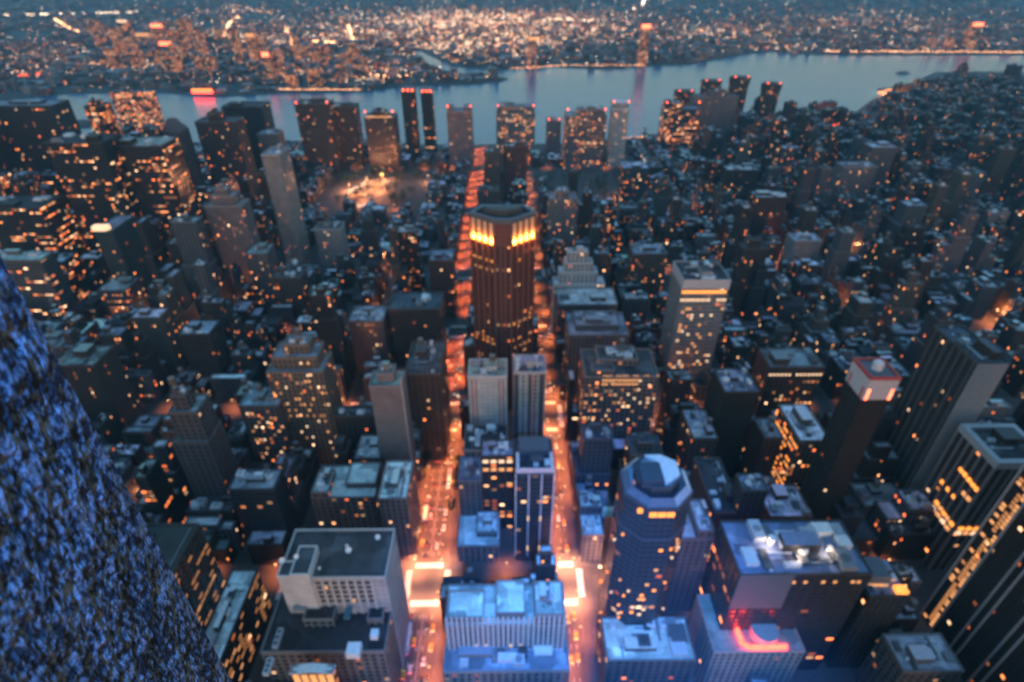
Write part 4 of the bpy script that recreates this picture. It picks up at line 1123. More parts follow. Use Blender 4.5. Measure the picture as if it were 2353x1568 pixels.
for f in (.1, .8):
    y = y0 + (y1 - y0) * f; mb = MB(); mb.box(x0 - .12, x0 - .01, y, y + 1.4, c0, c1 - 7, top=0, tone=(.5, .06, .04)); part(b, 'red_strip', mb, M_PLAIN)
mb = MB(); cx, cy = (x0 + x1) / 2, (y0 + y1) / 2; mb.cyl(cx, cy, 2.7, c1, c1 + 4.0, n=16, tone=(.62, .63, .66)); mb.cyl(cx, cy, 2.7, c1 + 4.0, c1 + 5.6, n=16, r1=.8, tone=(.62, .63, .66), top=0); part(b, 'round_tank', mb, M_PLAIN)
# octagonal tower: faceted roof
b = octo
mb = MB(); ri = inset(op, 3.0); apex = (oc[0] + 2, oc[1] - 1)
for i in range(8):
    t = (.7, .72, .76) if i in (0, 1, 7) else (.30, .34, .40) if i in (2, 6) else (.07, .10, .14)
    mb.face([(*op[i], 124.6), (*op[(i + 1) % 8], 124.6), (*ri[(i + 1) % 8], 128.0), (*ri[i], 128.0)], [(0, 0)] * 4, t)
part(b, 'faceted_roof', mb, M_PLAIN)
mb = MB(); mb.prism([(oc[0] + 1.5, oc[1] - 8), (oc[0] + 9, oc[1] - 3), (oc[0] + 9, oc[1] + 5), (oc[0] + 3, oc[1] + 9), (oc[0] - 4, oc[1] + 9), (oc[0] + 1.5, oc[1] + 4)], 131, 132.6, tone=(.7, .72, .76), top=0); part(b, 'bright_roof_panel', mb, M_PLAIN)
mb = MB(); mb.box(oc[0] - 8.5, oc[0] + 1, oc[1] - 8, oc[1] + 3, 130, 134, tone=(.03, .055, .085), top=0); part(b, 'plant_room', mb, M_PLAIN)
fr = sorted(range(8), key=lambda i: (op[i][1] + op[(i + 1) % 8][1]))[:2]
for fi in (5, 4):
    a, c = op[fi], op[(fi + 1) % 8]
    for t in ((.2, .5, .8) if fi == 5 else (.75,)):
        x, y = a[0] + (c[0] - a[0]) * t, a[1] + (c[1] - a[1]) * t
        mb = MB(); mb.box(x - 1.6, x + 1.6, y - .5, y + .3, 119.8, 122.3, top=0, bottom=0); part(b, 'window', mb, M_ORANGE)
wr = random.Random(4)
for k in range(46):
    fi = wr.choice((3, 4, 5, 5, 5, 6, 6)); z = wr.uniform(12, 100); t = wr.uniform(.1, .9); ob = inset(op, -.5)
    a, c = ob[fi], ob[(fi + 1) % 8]; x, y = a[0] + (c[0] - a[0]) * t, a[1] + (c[1] - a[1]) * t
    mb = MB(); mb.box(x - .9, x + .9, y - .12, y + .12, z - .8, z + .8, top=0, bottom=0); part(b, 'window', mb, wr.choice((M_WARMWIN, M_ORANGE, M_WHITEWIN)))
# ribbed black tower
b = nt_
ys = [b.y1 - (b.y1 - b.y0) * f for f in (0, .13, .30, .36, .52, .58, .76, .82, 1)]
for k, y in enumerate(ys):
    mb = MB(); mb.box(b.x0 - 1.0, b.x0 - .02, y - .35, y + .35, 0, b.h, tone=(.30, .32, .36)); part(b, 'rib', mb, M_PLAIN)
for k in range(60):
    z = 3 + k * 2.5
    for (f0, f1, mt) in ((.02, .05, M_WARMWIN), (.065, .09, M_DIMWIN), (.097, .125, M_WARMWIN)):
        if random.random() < (.5 if f0 < .03 else .8) and k < 46:
            mb = MB(); mb.box(b.x0 - .5, b.x0 - .02, b.y1 - (b.y1 - b.y0) * f1, b.y1 - (b.y1 - b.y0) * f0, z - .7, z + .7, top=0, bottom=0); part(b, 'window', mb, mt if random.random() < .75 else M_DIMWIN)
# tall plain slab ribs
b = slab
mb = MB(); mb.box(b.x0 + .2, b.x1 - .2, b.y0 - .25, b.y0 - .02, 0, b.h + .5, tone=(.34, .31, .32), top=0); part(b, 'pale_face', mb, M_PLAIN)
for k in range(7):
    y = b.y0 + (b.y1 - b.y0) * (k + .3) / 7; mb = MB(); mb.box(b.x0 - .7, b.x0 - .02, y - .45, y + .45, 0, b.h, tone=(.10, .12, .14)); part(b, 'rib', mb, M_PLAIN)
# floodlit machinery roof
b = find('floodlit-machinery roof')
for (px_, py_, r_, hh, mt) in ((1842, 1272, 2.4, 3, 0), (1770, 1248, 2.0, 4, 0), (1905, 1268, 1.6, 3, 0)):
    q = pix(px_, py_, b.h); mb = MB(); mb.cyl(q[0], q[1], r_, b.h, b.h + hh, n=14, tone=(.75, .72, .68), top=0); u_ = part(b, 'cooling_tower', mb, M_PLAIN)
    d = bpy.data.lights.new("roof_floodlight", 'POINT'); d.energy = 1900 * LG; d.color = (1, .72, .48); d.shadow_soft_size = .4
    o = bpy.data.objects.new("roof_floodlight", d); COL.objects.link(o); o.parent = b.root; o.location = (q[0] - (b.x0 + b.x1) / 2 - r_ - .8, q[1] - (b.y0 + b.y1) / 2 - r_ - .8, b.h + 4)
lit_windows(b, 'front', 1, 22, b.h - 7, b.h - 4, .35, 9, (M_WARMWIN,)); lit_windows(b, 'front', 1, 22, b.h - 24, b.h - 21, .15, 3, (M_WARMWIN,))
mb = MB(); mb.box(b.x0 + .3, b.x0 + (b.x1 - b.x0) * .42, b.y0 - .2, b.y0 - .02, b.h - 26, b.h + .6, tone=(.10, .115, .13), top=0, bottom=0); part(b, 'pale_wall_panel', mb, M_PLAIN)
for (fx, fy, sx, sy, hh, t) in ((.12, .3, 6, 9, 2.5, (.5, .54, .58)), (.3, .75, 7, 6, 3, (.08, .10, .12)), (.52, .3, 5, 8, 2, (.07, .08, .10)), (.66, .7, 8, 6, 3.5, (.4, .42, .45)), (.8, .3, 6, 7, 2.4, (.06, .07, .09)), (.9, .75, 5, 8, 3, (.30, .33, .36)), (.42, .15, 7, 3, 2, (.5, .5, .52))):
    x, y = b.x0 + (b.x1 - b.x0) * fx, b.y0 + (b.y1 - b.y0) * fy; mb = MB(); mb.box(x - sx / 2, x + sx / 2, y - sy / 2, y + sy / 2, b.h - .1, b.h + hh, tone=t, top=0); part(b, 'roof_unit', mb, M_PLAIN)
b = find('orange-cornered dark slab')
mb = MB(); mb.box(b.x0 + 2, b.x1 - 8, b.y0 + 6, b.y1 - 1, b.h, b.h + 7, tone=(.10, .12, .15), top=0); part(b, 'plant_room', mb, M_PLAIN)
mb = MB(); mb.box(b.x1 - 6, b.x1 - .5, b.y0 + 1, b.y0 + 5, b.h + .1, b.h + 2, top=0); part(b, 'lit_corner', mb, M_ORANGE)
mb = MB(); mb.box(b.x0 + 2, b.x1 - 8, b.y0 + 5.4, b.y0 + 5.9, b.h + .3, b.h + 1.4, top=0); part(b, 'lit_strip', mb, M_WARMWIN)
# red-lit terrace with round pavilion
b = terr
q = pix(1757, 1448, b.h + 4)
mb = MB(); mb.cyl(q[0], q[1], 6.5, b.h - .1, b.h + 5, n=20, tone=(.36, .34, .36), top=0, ttone=(.3, .3, .32)); part(b, 'round_pavilion', mb, M_PLAIN)
pts = [pix(*p, b.h + 1.5) for p in ((1690, 1418), (1694, 1448), (1706, 1478), (1722, 1487), (1755, 1488), (1808, 1486))]
for (a, c) in zip(pts, pts[1:]):
    mb = MB(); dx, dy = c[0] - a[0], c[1] - a[1]; L = math.hypot(dx, dy); nx, ny = -dy / L * .8, dx / L * .8
    mb.prism([(a[0] - nx, a[1] - ny), (c[0] - nx, c[1] - ny), (c[0] + nx, c[1] + ny), (a[0] + nx, a[1] + ny)], b.h + .1, b.h + 2.2, top=0, bottom=0); part(b, 'red_light_strip', mb, M_REDSIGN)
    d = bpy.data.lights.new("strip_glow", 'POINT'); d.energy = 700 * LG; d.color = (1, .12, .06); d.shadow_soft_size = 1
    o = bpy.data.objects.new("strip_glow", d); COL.objects.link(o); o.parent = b.root; o.location = ((a[0] + c[0]) / 2 - (b.x0 + b.x1) / 2, (a[1] + c[1]) / 2 - (b.y0 + b.y1) / 2, b.h + 2.8)
# pyramid cap
b = find('pyramid-capped tower')
mb = MB(); mb.prism(b.tiers[0][0], b.h + .6, b.h + 16, poly1=inset(b.tiers[0][0], 9), tone=(.10, .06, .07), top=0); part(b, 'pyramid_cap', mb, M_PLAIN)
# teal slab top light, twin roof lights, hospital caps
b = teal
mb = MB(); mb.box(b.x0 - .2, b.x1 - 5, b.y0 - .3, b.y0 + 7, b.h + .2, b.h + 5, top=0); part(b, 'roof_light', mb, M_WHITEWIN)
for sh in ('left slim black twin', 'right slim black twin'):
    b = find(sh)
    for k in range(3):
        x = b.x0 + (b.x1 - b.x0) * (k + .5) / 3; mb = MB(); mb.cyl(x, b.y0 + 2, 1.2, b.h + 1, b.h + 4, n=8, top=0); part(b, 'red_beacon', mb, M_RED)
    mb = MB(); mb.box(b.x0, b.x1, b.y0 + 5, b.y1, b.h + .3, b.h + 6, tone=(.12, .12, .14), top=0); part(b, 'plant_room', mb, M_PLAIN)
for sh in ('two-horned mauve tower', 'small mauve riverside tower', 'glass-topped gridded building', 'wide mauve hospital block', 'lit-edged dark tower', 'slim white-capped tower', 'third riverside tower', 'leftmost riverside tower', 'second riverside tower', 'rightmost riverside tower', 'tall dark residential slab', 'stepped bright glass building'):
    b = find(sh)
    for fx in ((.05, .95) if 'riverside' not in sh else (.15, .85)):
        mb = MB(); x = b.x0 + (b.x1 - b.x0) * fx; mb.cyl(x, b.y0 + 3, .8, b.h + .5, b.h + 3.5, n=6, top=0); part(b, 'red_beacon', mb, M_RED)
b = find('lit-edged dark tower')
mb = MB(); mb.box(b.x0 + 2, b.x1 - 6, b.y0 + 3, b.y0 + 9, b.h - 8.0, b.h - 6.6, top=0); part(b, 'lit_roof_edge', mb, M_WARMWIN)
b = find('pink-topped stepped tower')
mb = MB(); q = bbox(b.tiers[-1][0]); mb.box(q[0] - .3, q[1] + .3, q[2] - .3, q[2] - .02, b.h - 14, b.h - 9, top=0, bottom=0); part(b, 'glowing_panel', mb, M_WARMWIN)
b = find('light blue gridded tower')
x0, x1, y0, y1 = b.x0, b.x1, b.y0, b.y1
mb = MB(); mb.box(x0 - 2, x1 + 6, y0 - 16, y0 - .1, 0, 22, tone=(.05, .22, .20), top=0); part(b, 'teal_base', mb, M_PLAIN)
mb = MB(); mb.box(x0 + 3, x1 - 3, y0 - 16.15, y0 - 16.02, 12, 18, top=0); part(b, 'teal_lit_window', mb, M_TEALWIN)

# cornerwise brick tower: piers, uplit crown panels, coping
b = big
n_ = len(bp_)
mb = MB(); mb.prism(bp_, 149.5, 167, tone=TONES['red brick'], par=(0, .3, 0, 0)); part(b, 'crown_wall', mb, M_WALL)
mb = MB(); mb.prism(inset(bp_, -1.0), 166.8, 170.2, tone=(.10, .11, .13), bottom=0); q = inset(bp_, 2.2)
mb.prism(list(reversed(q)), 167.2, 170.2, tone=(.06, .07, .08)); mb.face([(*p, 167.2) for p in q], q, (.03, .035, .04))
o_ = inset(bp_, -1.0)
for i in range(n_): mb.face([(*o_[i], 170.2), (*o_[(i + 1) % n_], 170.2), (*q[(i + 1) % n_], 170.2), (*q[i], 170.2)], [(0, 0)] * 4, (.13, .15, .18))
part(b, 'coping', mb, M_PLAIN)
mb = MB(); c_ = inset(bp_, 9); mb.prism(c_, 167, 173, tone=(.05, .055, .06), top=0); part(b, 'plant_room', mb, M_PLAIN)
def along(a, c, t): return (a[0] + (c[0] - a[0]) * t, a[1] + (c[1] - a[1]) * t)
bcx, bcy = (b.x0 + b.x1) / 2, (b.y0 + b.y1) / 2
for (i, j, np_) in ((5, 0, 4), (1, 2, 4)):   # the two visible long faces
    a, c = bp_[i], bp_[j]
    dx, dy = c[0] - a[0], c[1] - a[1]; L = math.hypot(dx, dy); nx, ny = dy / L, -dx / L
    def slabm(t0, t1, z0, z1, d0, d1, tone):
        m_ = MB(); p, q = along(a, c, t0), along(a, c, t1)
        m_.prism([(p[0] + nx * d1, p[1] + ny * d1), (q[0] + nx * d1, q[1] + ny * d1), (q[0] + nx * d0, q[1] + ny * d0), (p[0] + nx * d0, p[1] + ny * d0)], z0, z1, tone=tone, top=0, bottom=0)
        return m_
    for k in range(np_ + 1):                 # brick piers
        t = k / np_; part(b, 'pier', slabm(max(0, t - .035), min(1, t + .035), 0, 167, .02, 1.3, TONES['red brick']), M_PLAIN)
    for k in range(np_ * 3):                 # thin mullions
        t = (k + .5) / (np_ * 3); part(b, 'mullion', slabm(t - .006, t + .006, 0, 150, .02, .5, (.10, .05, .05)), M_PLAIN)
    part(b, 'ledge', slabm(.0, 1, 150, 151, .02, 1.2, (.14, .07, .06)), M_PLAIN)
    for k in range(np_):
        t0, t1 = k / np_ + .045, (k + 1) / np_ - .045
        part(b, 'crown_panel', slabm(t0, t1, 151.2, 166.6, .02, .25, (.72, .55, .36)), M_PLAIN)
        p = along(a, c, (t0 + t1) / 2); px_, py_ = p[0] + nx * 1.6, p[1] + ny * 1.6
        d = bpy.data.lights.new("crown_uplight", 'POINT'); d.energy = 10500 * LG; d.color = (1, .34, .06); d.shadow_soft_size = .5
        o = bpy.data.objects.new("crown_uplight", d); COL.objects.link(o); o.parent = b.root; o.location = (px_ - bcx, py_ - bcy, 152.6)
        part(b, 'uplight_strip', slabm(t0 + .01, t1 - .01, 151.0, 151.5, .5, 1.1, (.5, .4, .3)), M_ORANGE)
    wr = random.Random(20 + i)
    for row in range(38):
        z = 6 + row * 3.75
        r_ = wr.random()
        for k in range(np_ * 3):
            if (r_ < .17 and wr.random() < .7) or wr.random() < .02:
                t = (k + .5) / (np_ * 3); 
                if abs((t * np_) - round(t * np_)) < .13: continue
                m_ = slabm(t - .028, t + .028, z - 1.0, z + 1.0, .02, .12, (.5, .4, .3)); part(b, 'window', m_, wr.choice((M_WARMWIN, M_ORANGE, M_WARMWIN)))
a, c = bp_[0], bp_[1]
for f in (.02, .36, .64, .98):
    p = along(a, c, f); mb = MB(); mb.box(p[0] - .55, p[0] + .55, p[1] - .9, p[1] - .02, 0, 166.8, tone=TONES['red brick'], top=0); part(b, 'pier', mb, M_PLAIN)

# ------------------------------------------------------------------ stone pier beside the camera
from mathutils import noise as mnoise, Vector as V3
mb = MB(); E = (-1.512, 1.582); B0 = (-1.9, -1.7)
mb.prism([E, (-2.6, 2.2), (-3.6, -1.5), B0], 0, 336, top=0)
mb.f = mb.f[:3] + mb.f[4:]; mb.uv = mb.uv[:12] + mb.uv[16:]; mb.tone = mb.tone[:3] + mb.tone[4:]; mb.par = mb.par[:3] + mb.par[4:]; mb.mi = mb.mi[:3] + mb.mi[4:]   # the face in view is carved below
NU, NV = 150, 330
Z0, Z1 = 314.6, 321.2
zs = [0, 280, 310] + [Z0 + (Z1 - Z0) * k / NV for k in range(NV + 1)] + [324, 336]
us = [0.0] + [0.002 + .36 * k / NU for k in range(NU + 1)] + [.6, 1.0]
base_i = len(mb.v); dxy = (B0[0] - E[0], B0[1] - E[1]); Ln = math.hypot(*dxy); nrm = (-dxy[1] / Ln, dxy[0] / Ln)
if nrm[0] < 0: nrm = (-nrm[0], -nrm[1])
for z in zs:
    for u in us:
        x, y = E[0] + dxy[0] * u, E[1] + dxy[1] * u
        d = 0
        if 0 < u < .37 and Z0 <= z <= Z1:
            p = V3((x * 17, y * 17, z * 8.0))
            d = .012 * (mnoise.fractal(p * .7, .7, 2.1, 4) ) + .010 * mnoise.fractal(p * 2.6, .8, 2.0, 3)
            d = max(-.03, min(.03, d)) * min(1, .12 + u / .03)
        mb.v.append((x + nrm[0] * d, y + nrm[1] * d, z))
W1 = len(us)
for r in range(len(zs) - 1):
    for c in range(W1 - 1):
        a = base_i + r * W1 + c
        mb.f.append((a + 1, a, a + W1, a + W1 + 1)); mb.uv += [(0, 0)] * 4; mb.tone.append((.3, .3, .3, 1)); mb.par.append((0, .3, .5, 0)); mb.mi.append(0)
po = mb.build('stone_pier', M_STONE, None, (-1.4, 0, 0))
tag(po, 'rough stone pier lit blue, close by along the left edge of the view', 'stone pier')

# ------------------------------------------------------------------ street lamps
def lamp_meshes():
    p = MB(); p.cyl(0, 0, .13, 0, 9.0, n=6, r1=.08, tone=(.1, .1, .1)); pole = p.mesh('pole', [M_POLE])
    p = MB(); p.box(-.06, 1.9, -.06, .06, 8.9, 9.05, tone=(.1, .1, .1), top=0); arm = p.mesh('arm', [M_POLE])
    p = MB(); p.box(1.4, 2.3, -.22, .22, 8.72, 8.92, top=0, bottom=0); head = p.mesh('lamp_head', [M_LAMP])
    return pole, arm, head
LPOLE, LARM, LHEAD = lamp_meshes()
def lamp_light(name, e, col, size=.35, kind='SPOT'):
    d = bpy.data.lights.new(name, kind); d.energy = e * LG; d.color = col; d.shadow_soft_size = size
    if kind == 'SPOT': d.spot_size = R(132); d.spot_blend = 0.5
    return d
AMBER = (1.0, .30, .10)
L_MAIN = lamp_light('street_light_main', 27000, (1.0, .22, .06))
L_CROSS = lamp_light('street_light_crossing', 42000, (1.0, .36, .17), .8)
L_SIDE = lamp_light('street_light_side', 9000, AMBER)
L_AV = lamp_light('street_light_avenue', 17000, (1.0, .24, .08))
nlamp = 0
def lamp(x, y, rz, light, label, group):
    global nlamp
    r_ = empty('street_lamp', (x, y, 0.13), label, 'street lamp', group); r_.rotation_euler = (0, 0, rz)
    for me, nm_ in ((LPOLE, 'pole'), (LARM, 'arm'), (LHEAD, 'lamp_head')):
        o = bpy.data.objects.new(nm_, me); COL.objects.link(o); o.parent = r_
    if light is not None:
        o = bpy.data.objects.new('lamp_bulb', light); COL.objects.link(o); o.parent = r_; o.location = (1.85, 0, 8.3)
    nlamp += 1
L_FAR = lamp_light('street_light_far', 36000, (1.0, .15, .035))
G34 = 'street lamps along the wide bright street'
G33 = 'street lamps along the narrower bright street'
y = 90
while y < 1180:
    if not any(abs(y - a[0]) < a[1] - 1 for a in avenues):
        far_ = ', beyond the brick tower' if y > 420 else ', before the brick tower'
        lamp(-50 - 9.8, y, 0, L_MAIN if y < 350 else L_FAR, 'amber street lamp on the far kerb of the wide bright street' + far_, G34)
        lamp(-50 + 9.8, y + 9, math.pi, L_MAIN if y < 350 else L_FAR, 'amber street lamp on the near kerb of the wide bright street' + far_, G34)
    y += 19 if y < 360 else 30
y = 92
while y < 1180:
    if not any(abs(y - a[0]) < a[1] - 1 for a in avenues):
        far_ = ', beyond the brick tower' if y > 420 else ', before the brick tower'
        s = 1 if int(y / 10) % 2 else -1
        lamp(36 + s * 5.8, y, 0 if s < 0 else math.pi, L_MAIN, 'amber street lamp on the narrower bright street' + far_, G33)
    y += 17 if y < 360 else 28
for ax, lab in ((210, 'nearest bright'), (364, 'second bright')):
    for sx, sn, hw in ((-50, 'wide street', 9.8), (36, 'narrower street', 5.8)):
        for s1 in (-1, 1):
            for s2 in (-1, 1):
                lamp(sx + s1 * (hw + .4), ax + s2 * (11 if ax < 300 else 14), 0 if s1 < 0 else math.pi, L_CROSS if ax < 300 else L_AV, f'bright street lamp at the {lab} crossing of the {sn}', 'street lamps at the crossings')
AVN = {210: 'first', 364: 'second', 494: 'third', 624: 'fourth', 825: 'fifth', 1025: 'sixth'}
for ax, ah in avenues[1:]:
    step = 44 if ax < 500 else 60
    x = -760 if ax > 400 else -420
    while x < (760 if ax > 400 else 420):
        if abs(x + 50) > 24 and abs(x - 36) > 16 and nlamp < 262:
            lamp(x, ax + (ah - 4), -math.pi / 2, L_AV, f'amber lamp on the {AVN[ax]} cross avenue ' + ('left' if x < 0 else 'right') + ' of the bright streets', 'street lamps along the cross avenues')
        x += step * random.uniform(.8, 1.25)
# pools of light in the side streets and yards, each from its own wall lamp
def yard_light(px, py, e, col):
    q = pix(px, py, 0)
    mb = MB(); mb.box(-.5, .5, -.3, .3, 11.7, 12, top=0, bottom=0); mb.box(-.1, .1, -.1, .1, 0, 11.7, tone=(.1, .1, .1)); 
    r_ = empty('mast_light', (q[0], q[1], 0.13), None, 'mast light', 'mast lights in streets and yards')
    p = MB(); p.cyl(0, 0, .16, 0, 11.7, n=6); o = p.build('mast', M_POLE, r_)
    p = MB(); p.box(-.9, .9, -.5, .5, 11.7, 12.1, top=0, bottom=0); o = p.build('lamp_head', M_LAMP, r_)
    d = lamp_light('mast_glow', e * 1.9, col, .6, 'POINT'); o = bpy.data.objects.new('mast_glow', d); COL.objects.link(o); o.parent = r_; o.location = (0, 0, 10.8)
    return r_
yl = [(870, 440, 76000, 'curving ramp, upper left'), (840, 465, 76000, 'plaza below the curving ramp'), (845, 425, 76000, 'head of the curving ramp'), (880, 415, 76000, 'bend of the curving ramp'), (805, 440, 76000, 'plaza left of the curving ramp'),
      (800, 600, 26000, 'gap right of the pale pink building'), (925, 605, 24000, 'gap between dark blocks left of the brick tower'), (870, 740, 30000, 'yard right of the mauve flat-fronted building'),
      (530, 740, 20000, 'yard below the orange-windowed mauve tower'), (370, 742, 16000, 'small yard at far left'), (500, 640, 26000, 'terrace left of the orange-windowed mauve tower'), (780, 970, 20000, 'side street left of the windowless slab'), (790, 1030, 22000, 'side street below the windowless slab'),
      (350, 1150, 16000, 'loading bay beside the pier'), (1010, 465, 30000, 'street end above the brick tower'), (985, 420, 30000, 'park path, above left of the brick tower'),
      (1420, 455, 26000, 'canopy left of the light blue tower'), (1500, 420, 40000, 'curving road right of the light blue tower'), (1525, 450, 30000, 'end of the curving road'), (1480, 370, 40000, 'riverside end of the curving road'),
      (1660, 585, 24000, 'corner behind the pale gridded office tower'), (1795, 590, 26000, 'red-lit corner, mid right'), (1925, 580, 26000, 'market corner, mid right'), (1950, 705, 26000, 'street right of the pale gridded tower'), (2040, 715, 26000, 'street end at mid right'), (1890, 712, 20000, 'street by the bluish flat roofs'), (2280, 735, 20000, 'corner near the right edge'),
      (1540, 880, 22000, 'alley left of the pale-roofed brick loft'), (1530, 960, 18000, 'lower end of the alley'), (1600, 1070, 16000, 'corner by the octagonal tower'), (1760, 960, 18000, 'lane beside the warm-walled building'),
      (1660, 1330, 16000, 'lane right of the slim stepped building'), (1660, 1390, 14000, 'lane above the red-lit terrace'), (1375, 1330, 18000, 'forecourt left of the octagonal tower'),
      (2040, 215, 300000, 'riverside bend, upper right'), (2065, 225, 300000, 'orange curve of the riverside road'), (2075, 240, 200000, 'lower end of the riverside road'), (1830, 265, 160000, 'riverside yard, upper right'), (1870, 280, 140000, 'quay road, upper right'), (1905, 290, 140000, 'end of the quay road'), (1790, 325, 40000, 'lit wall by the riverside tower')]
RED_Y = {'red-lit corner, mid right', 'quay road, upper right', 'end of the quay road', 'riverside yard, upper right'}
for (px_, py_, e, where) in yl:
    r_ = yard_light(px_, py_, e, (1, .16, .06) if where in RED_Y else random.choice(((1, .30, .10), (1, .36, .15), (1, .28, .07))))
    r_['label'] = 'mast light, ' + where if len(where.split()) > 1 else where

# ------------------------------------------------------------------ cars at rest in the lit streets
def car_parts(paint, cab=False):
    b_ = MB()
    def sec(pts, y0, y1): pass
    prof = [(-2.2, .35), (2.2, .35), (2.25, .75), (1.3, .92), (-1.9, .95), (-2.25, .8)]
    def extr(prof, hw):
        m_ = MB(); L = [(-hw, y, z) for (y, z) in prof]; R_ = [(hw, y, z) for (y, z) in prof]; n = len(prof)
        for i in range(n):
            j = (i + 1) % n; m_.face([R_[i], R_[j], L[j], L[i]], [(0, 0)] * 4)
        m_.face(L, [(0, 0)] * n); m_.face(list(reversed(R_)), [(0, 0)] * n); return m_
    P = [('body', extr(prof, .9).mesh('body', [paint]))]
    P.append(('cabin', extr([(-1.7, .93), (.95, .9), (.3, 1.42), (-1.2, 1.45)], .76).mesh('cabin', [M_CARGLASS])))
    P.append(('cabin_roof', extr([(-1.15, 1.45), (.28, 1.42), (.25, 1.47), (-1.1, 1.5)], .74).mesh('cabin_roof', [paint])))
    for sx in (-1, 1):
        m_ = MB(); m_.box(sx * .62 - .2, sx * .62 + .2, 2.2, 2.28, .55, .75, top=0, bottom=0); P.append(('headlight', m_.mesh('headlight', [M_HEAD])))
        m_ = MB(); m_.box(sx * .65 - .2, sx * .65 + .2, -2.29, -2.2, .6, .8, top=0, bottom=0); P.append(('taillight', m_.mesh('taillight', [M_TAIL])))
        for yy_ in (-1.35, 1.4):
            m_ = MB()
            A = [2 * math.pi * k / 10 for k in range(10)]
            m_2 = extr([(yy_ + .33 * math.cos(a), .33 + .33 * math.sin(a)) for a in A], .1); m_2.v = [(v[0] + sx * .84, v[1], v[2]) for v in m_2.v]
            P.append(('wheel', m_2.mesh('wheel', [M_TYRE])))
    return P
CARS = {'black': car_parts(M_CARPAINT), 'white': car_parts(M_CARWHITE), 'yellow': car_parts(M_CARYELLOW)}
def car(x, y, rz, colr, label, group):
    r_ = empty('parked_car' if 'parked' in label else 'car', (x, y, 0.01), label, 'car', group); r_.rotation_euler = (0, 0, rz)
    for nm_, me in CARS[colr]:
        o = bpy.data.objects.new(nm_, me); COL.objects.link(o); o.parent = r_
cr = random.Random(9)
for lane, dirn in ((-6.6, 1), (-3.4, 1), (3.4, -1), (6.6, -1)):
    y = 152 + cr.uniform(0, 9)
    while y < 480:
        if not any(abs(y - a[0]) < 17 for a in avenues):
            c_ = cr.choice(('black', 'white', 'yellow', 'black'))
            seg = 'before the nearest crossing' if y < 200 else 'between the two near crossings' if y < 350 else 'beside the brick tower'
            car(-50 - lane if False else -50 + lane, y, 0 if dirn > 0 else math.pi, c_, f'{c_} car on the wide bright street {seg}, ' + ('heading away' if dirn > 0 else 'heading nearer'), 'cars on the wide bright street')
        y += cr.uniform(9, 24)
for lane in (-1.8, 1.8):
    y = 156 + cr.uniform(0, 9)
    while y < 420:
        if not any(abs(y - a[0]) < 17 for a in avenues):
            c_ = cr.choice(('black', 'white', 'yellow'))
            seg = 'before the nearest crossing' if y < 200 else 'between the two near crossings' if y < 350 else 'beside the brick tower'
            car(36 + lane, y, math.pi, c_, f'{c_} car on the narrower bright street {seg}', 'cars on the narrower bright street')
        y += cr.uniform(11, 28)
for ax in (210, 364):
    for sx in (-78, -68, 6, -10, 22, 58, 72):
        c_ = cr.choice(('black', 'white', 'yellow'))
        car(sx, ax + cr.choice((-3.5, 0, 3.5)), -math.pi / 2, c_, f'{c_} car on the ' + ('nearest' if ax < 300 else 'second') + ' cross avenue by the bright streets', 'cars on the cross avenues')

# ------------------------------------------------------------------ park trees
def tree_meshes(seed):
    rr = random.Random(seed)
    t = MB(); t.cyl(0, 0, .38, 0, 5.5, n=8, r1=.22, tone=(.1, .08, .06))
    for k in range(5):
        a = rr.uniform(0, 6.28); L = rr.uniform(1.8, 3.2); z = rr.uniform(3.6, 5.2)
        dx, dy = math.cos(a), math.sin(a); w_ = .12
        t.face([(-dy * w_, dx * w_, z), (dy * w_, -dx * w_, z), (dx * L + dy * .04, dy * L - dx * .04, z + L * .9), (dx * L - dy * .04, dy * L + dx * .04, z + L * .9)], [(0, 0)] * 4)
    c = MB()
    cl = [(rr.gauss(0, 1.9), rr.gauss(0, 1.9), rr.uniform(5.0, 10.5), rr.uniform(1.0, 2.0)) for _ in range(16)]
    for k in range(420):
        x, y, z, r = rr.choice(cl)
        x += rr.gauss(0, r * .55); y += rr.gauss(0, r * .55); z += rr.gauss(0, r * .45)
        s = rr.uniform(.25, .6); a, b2 = rr.uniform(0, 6.28), rr.uniform(-1, 1)
        ux, uy, uz = math.cos(a) * s, math.sin(a) * s, b2 * s * .5
        vx, vy, vz = -math.sin(a) * s * .8, math.cos(a) * s * .8, rr.uniform(-1, 1) * s * .6
        c.face([(x - ux, y - uy, z - uz), (x + vx, y + vy, z + vz), (x + ux, y + uy, z + uz), (x - vx, y - vy, z - vz)], [(0, 0)] * 4)
    return t.mesh('trunk', [M_BARK]), c.mesh('crown', [M_LEAF])
TREES = [tree_meshes(s) for s in (1, 2, 3)]
tr = random.Random(12)
parks = [(-140, -66, 645, 705, 'park left of the wide street beyond the ramps', 18), (-192, -146, 842, 1005, 'dark park beyond the curving ramp', 24), (-264, -200, 842, 1000, 'planting around the curving ramp', 22), (48, 98, 842, 1005, 'dark park right of the narrower street', 24), (-296, -226, 940, 1005, 'trees behind the curving ramp', 12), (122, 178, 842, 1005, 'dark park by the light blue gridded tower', 16)]
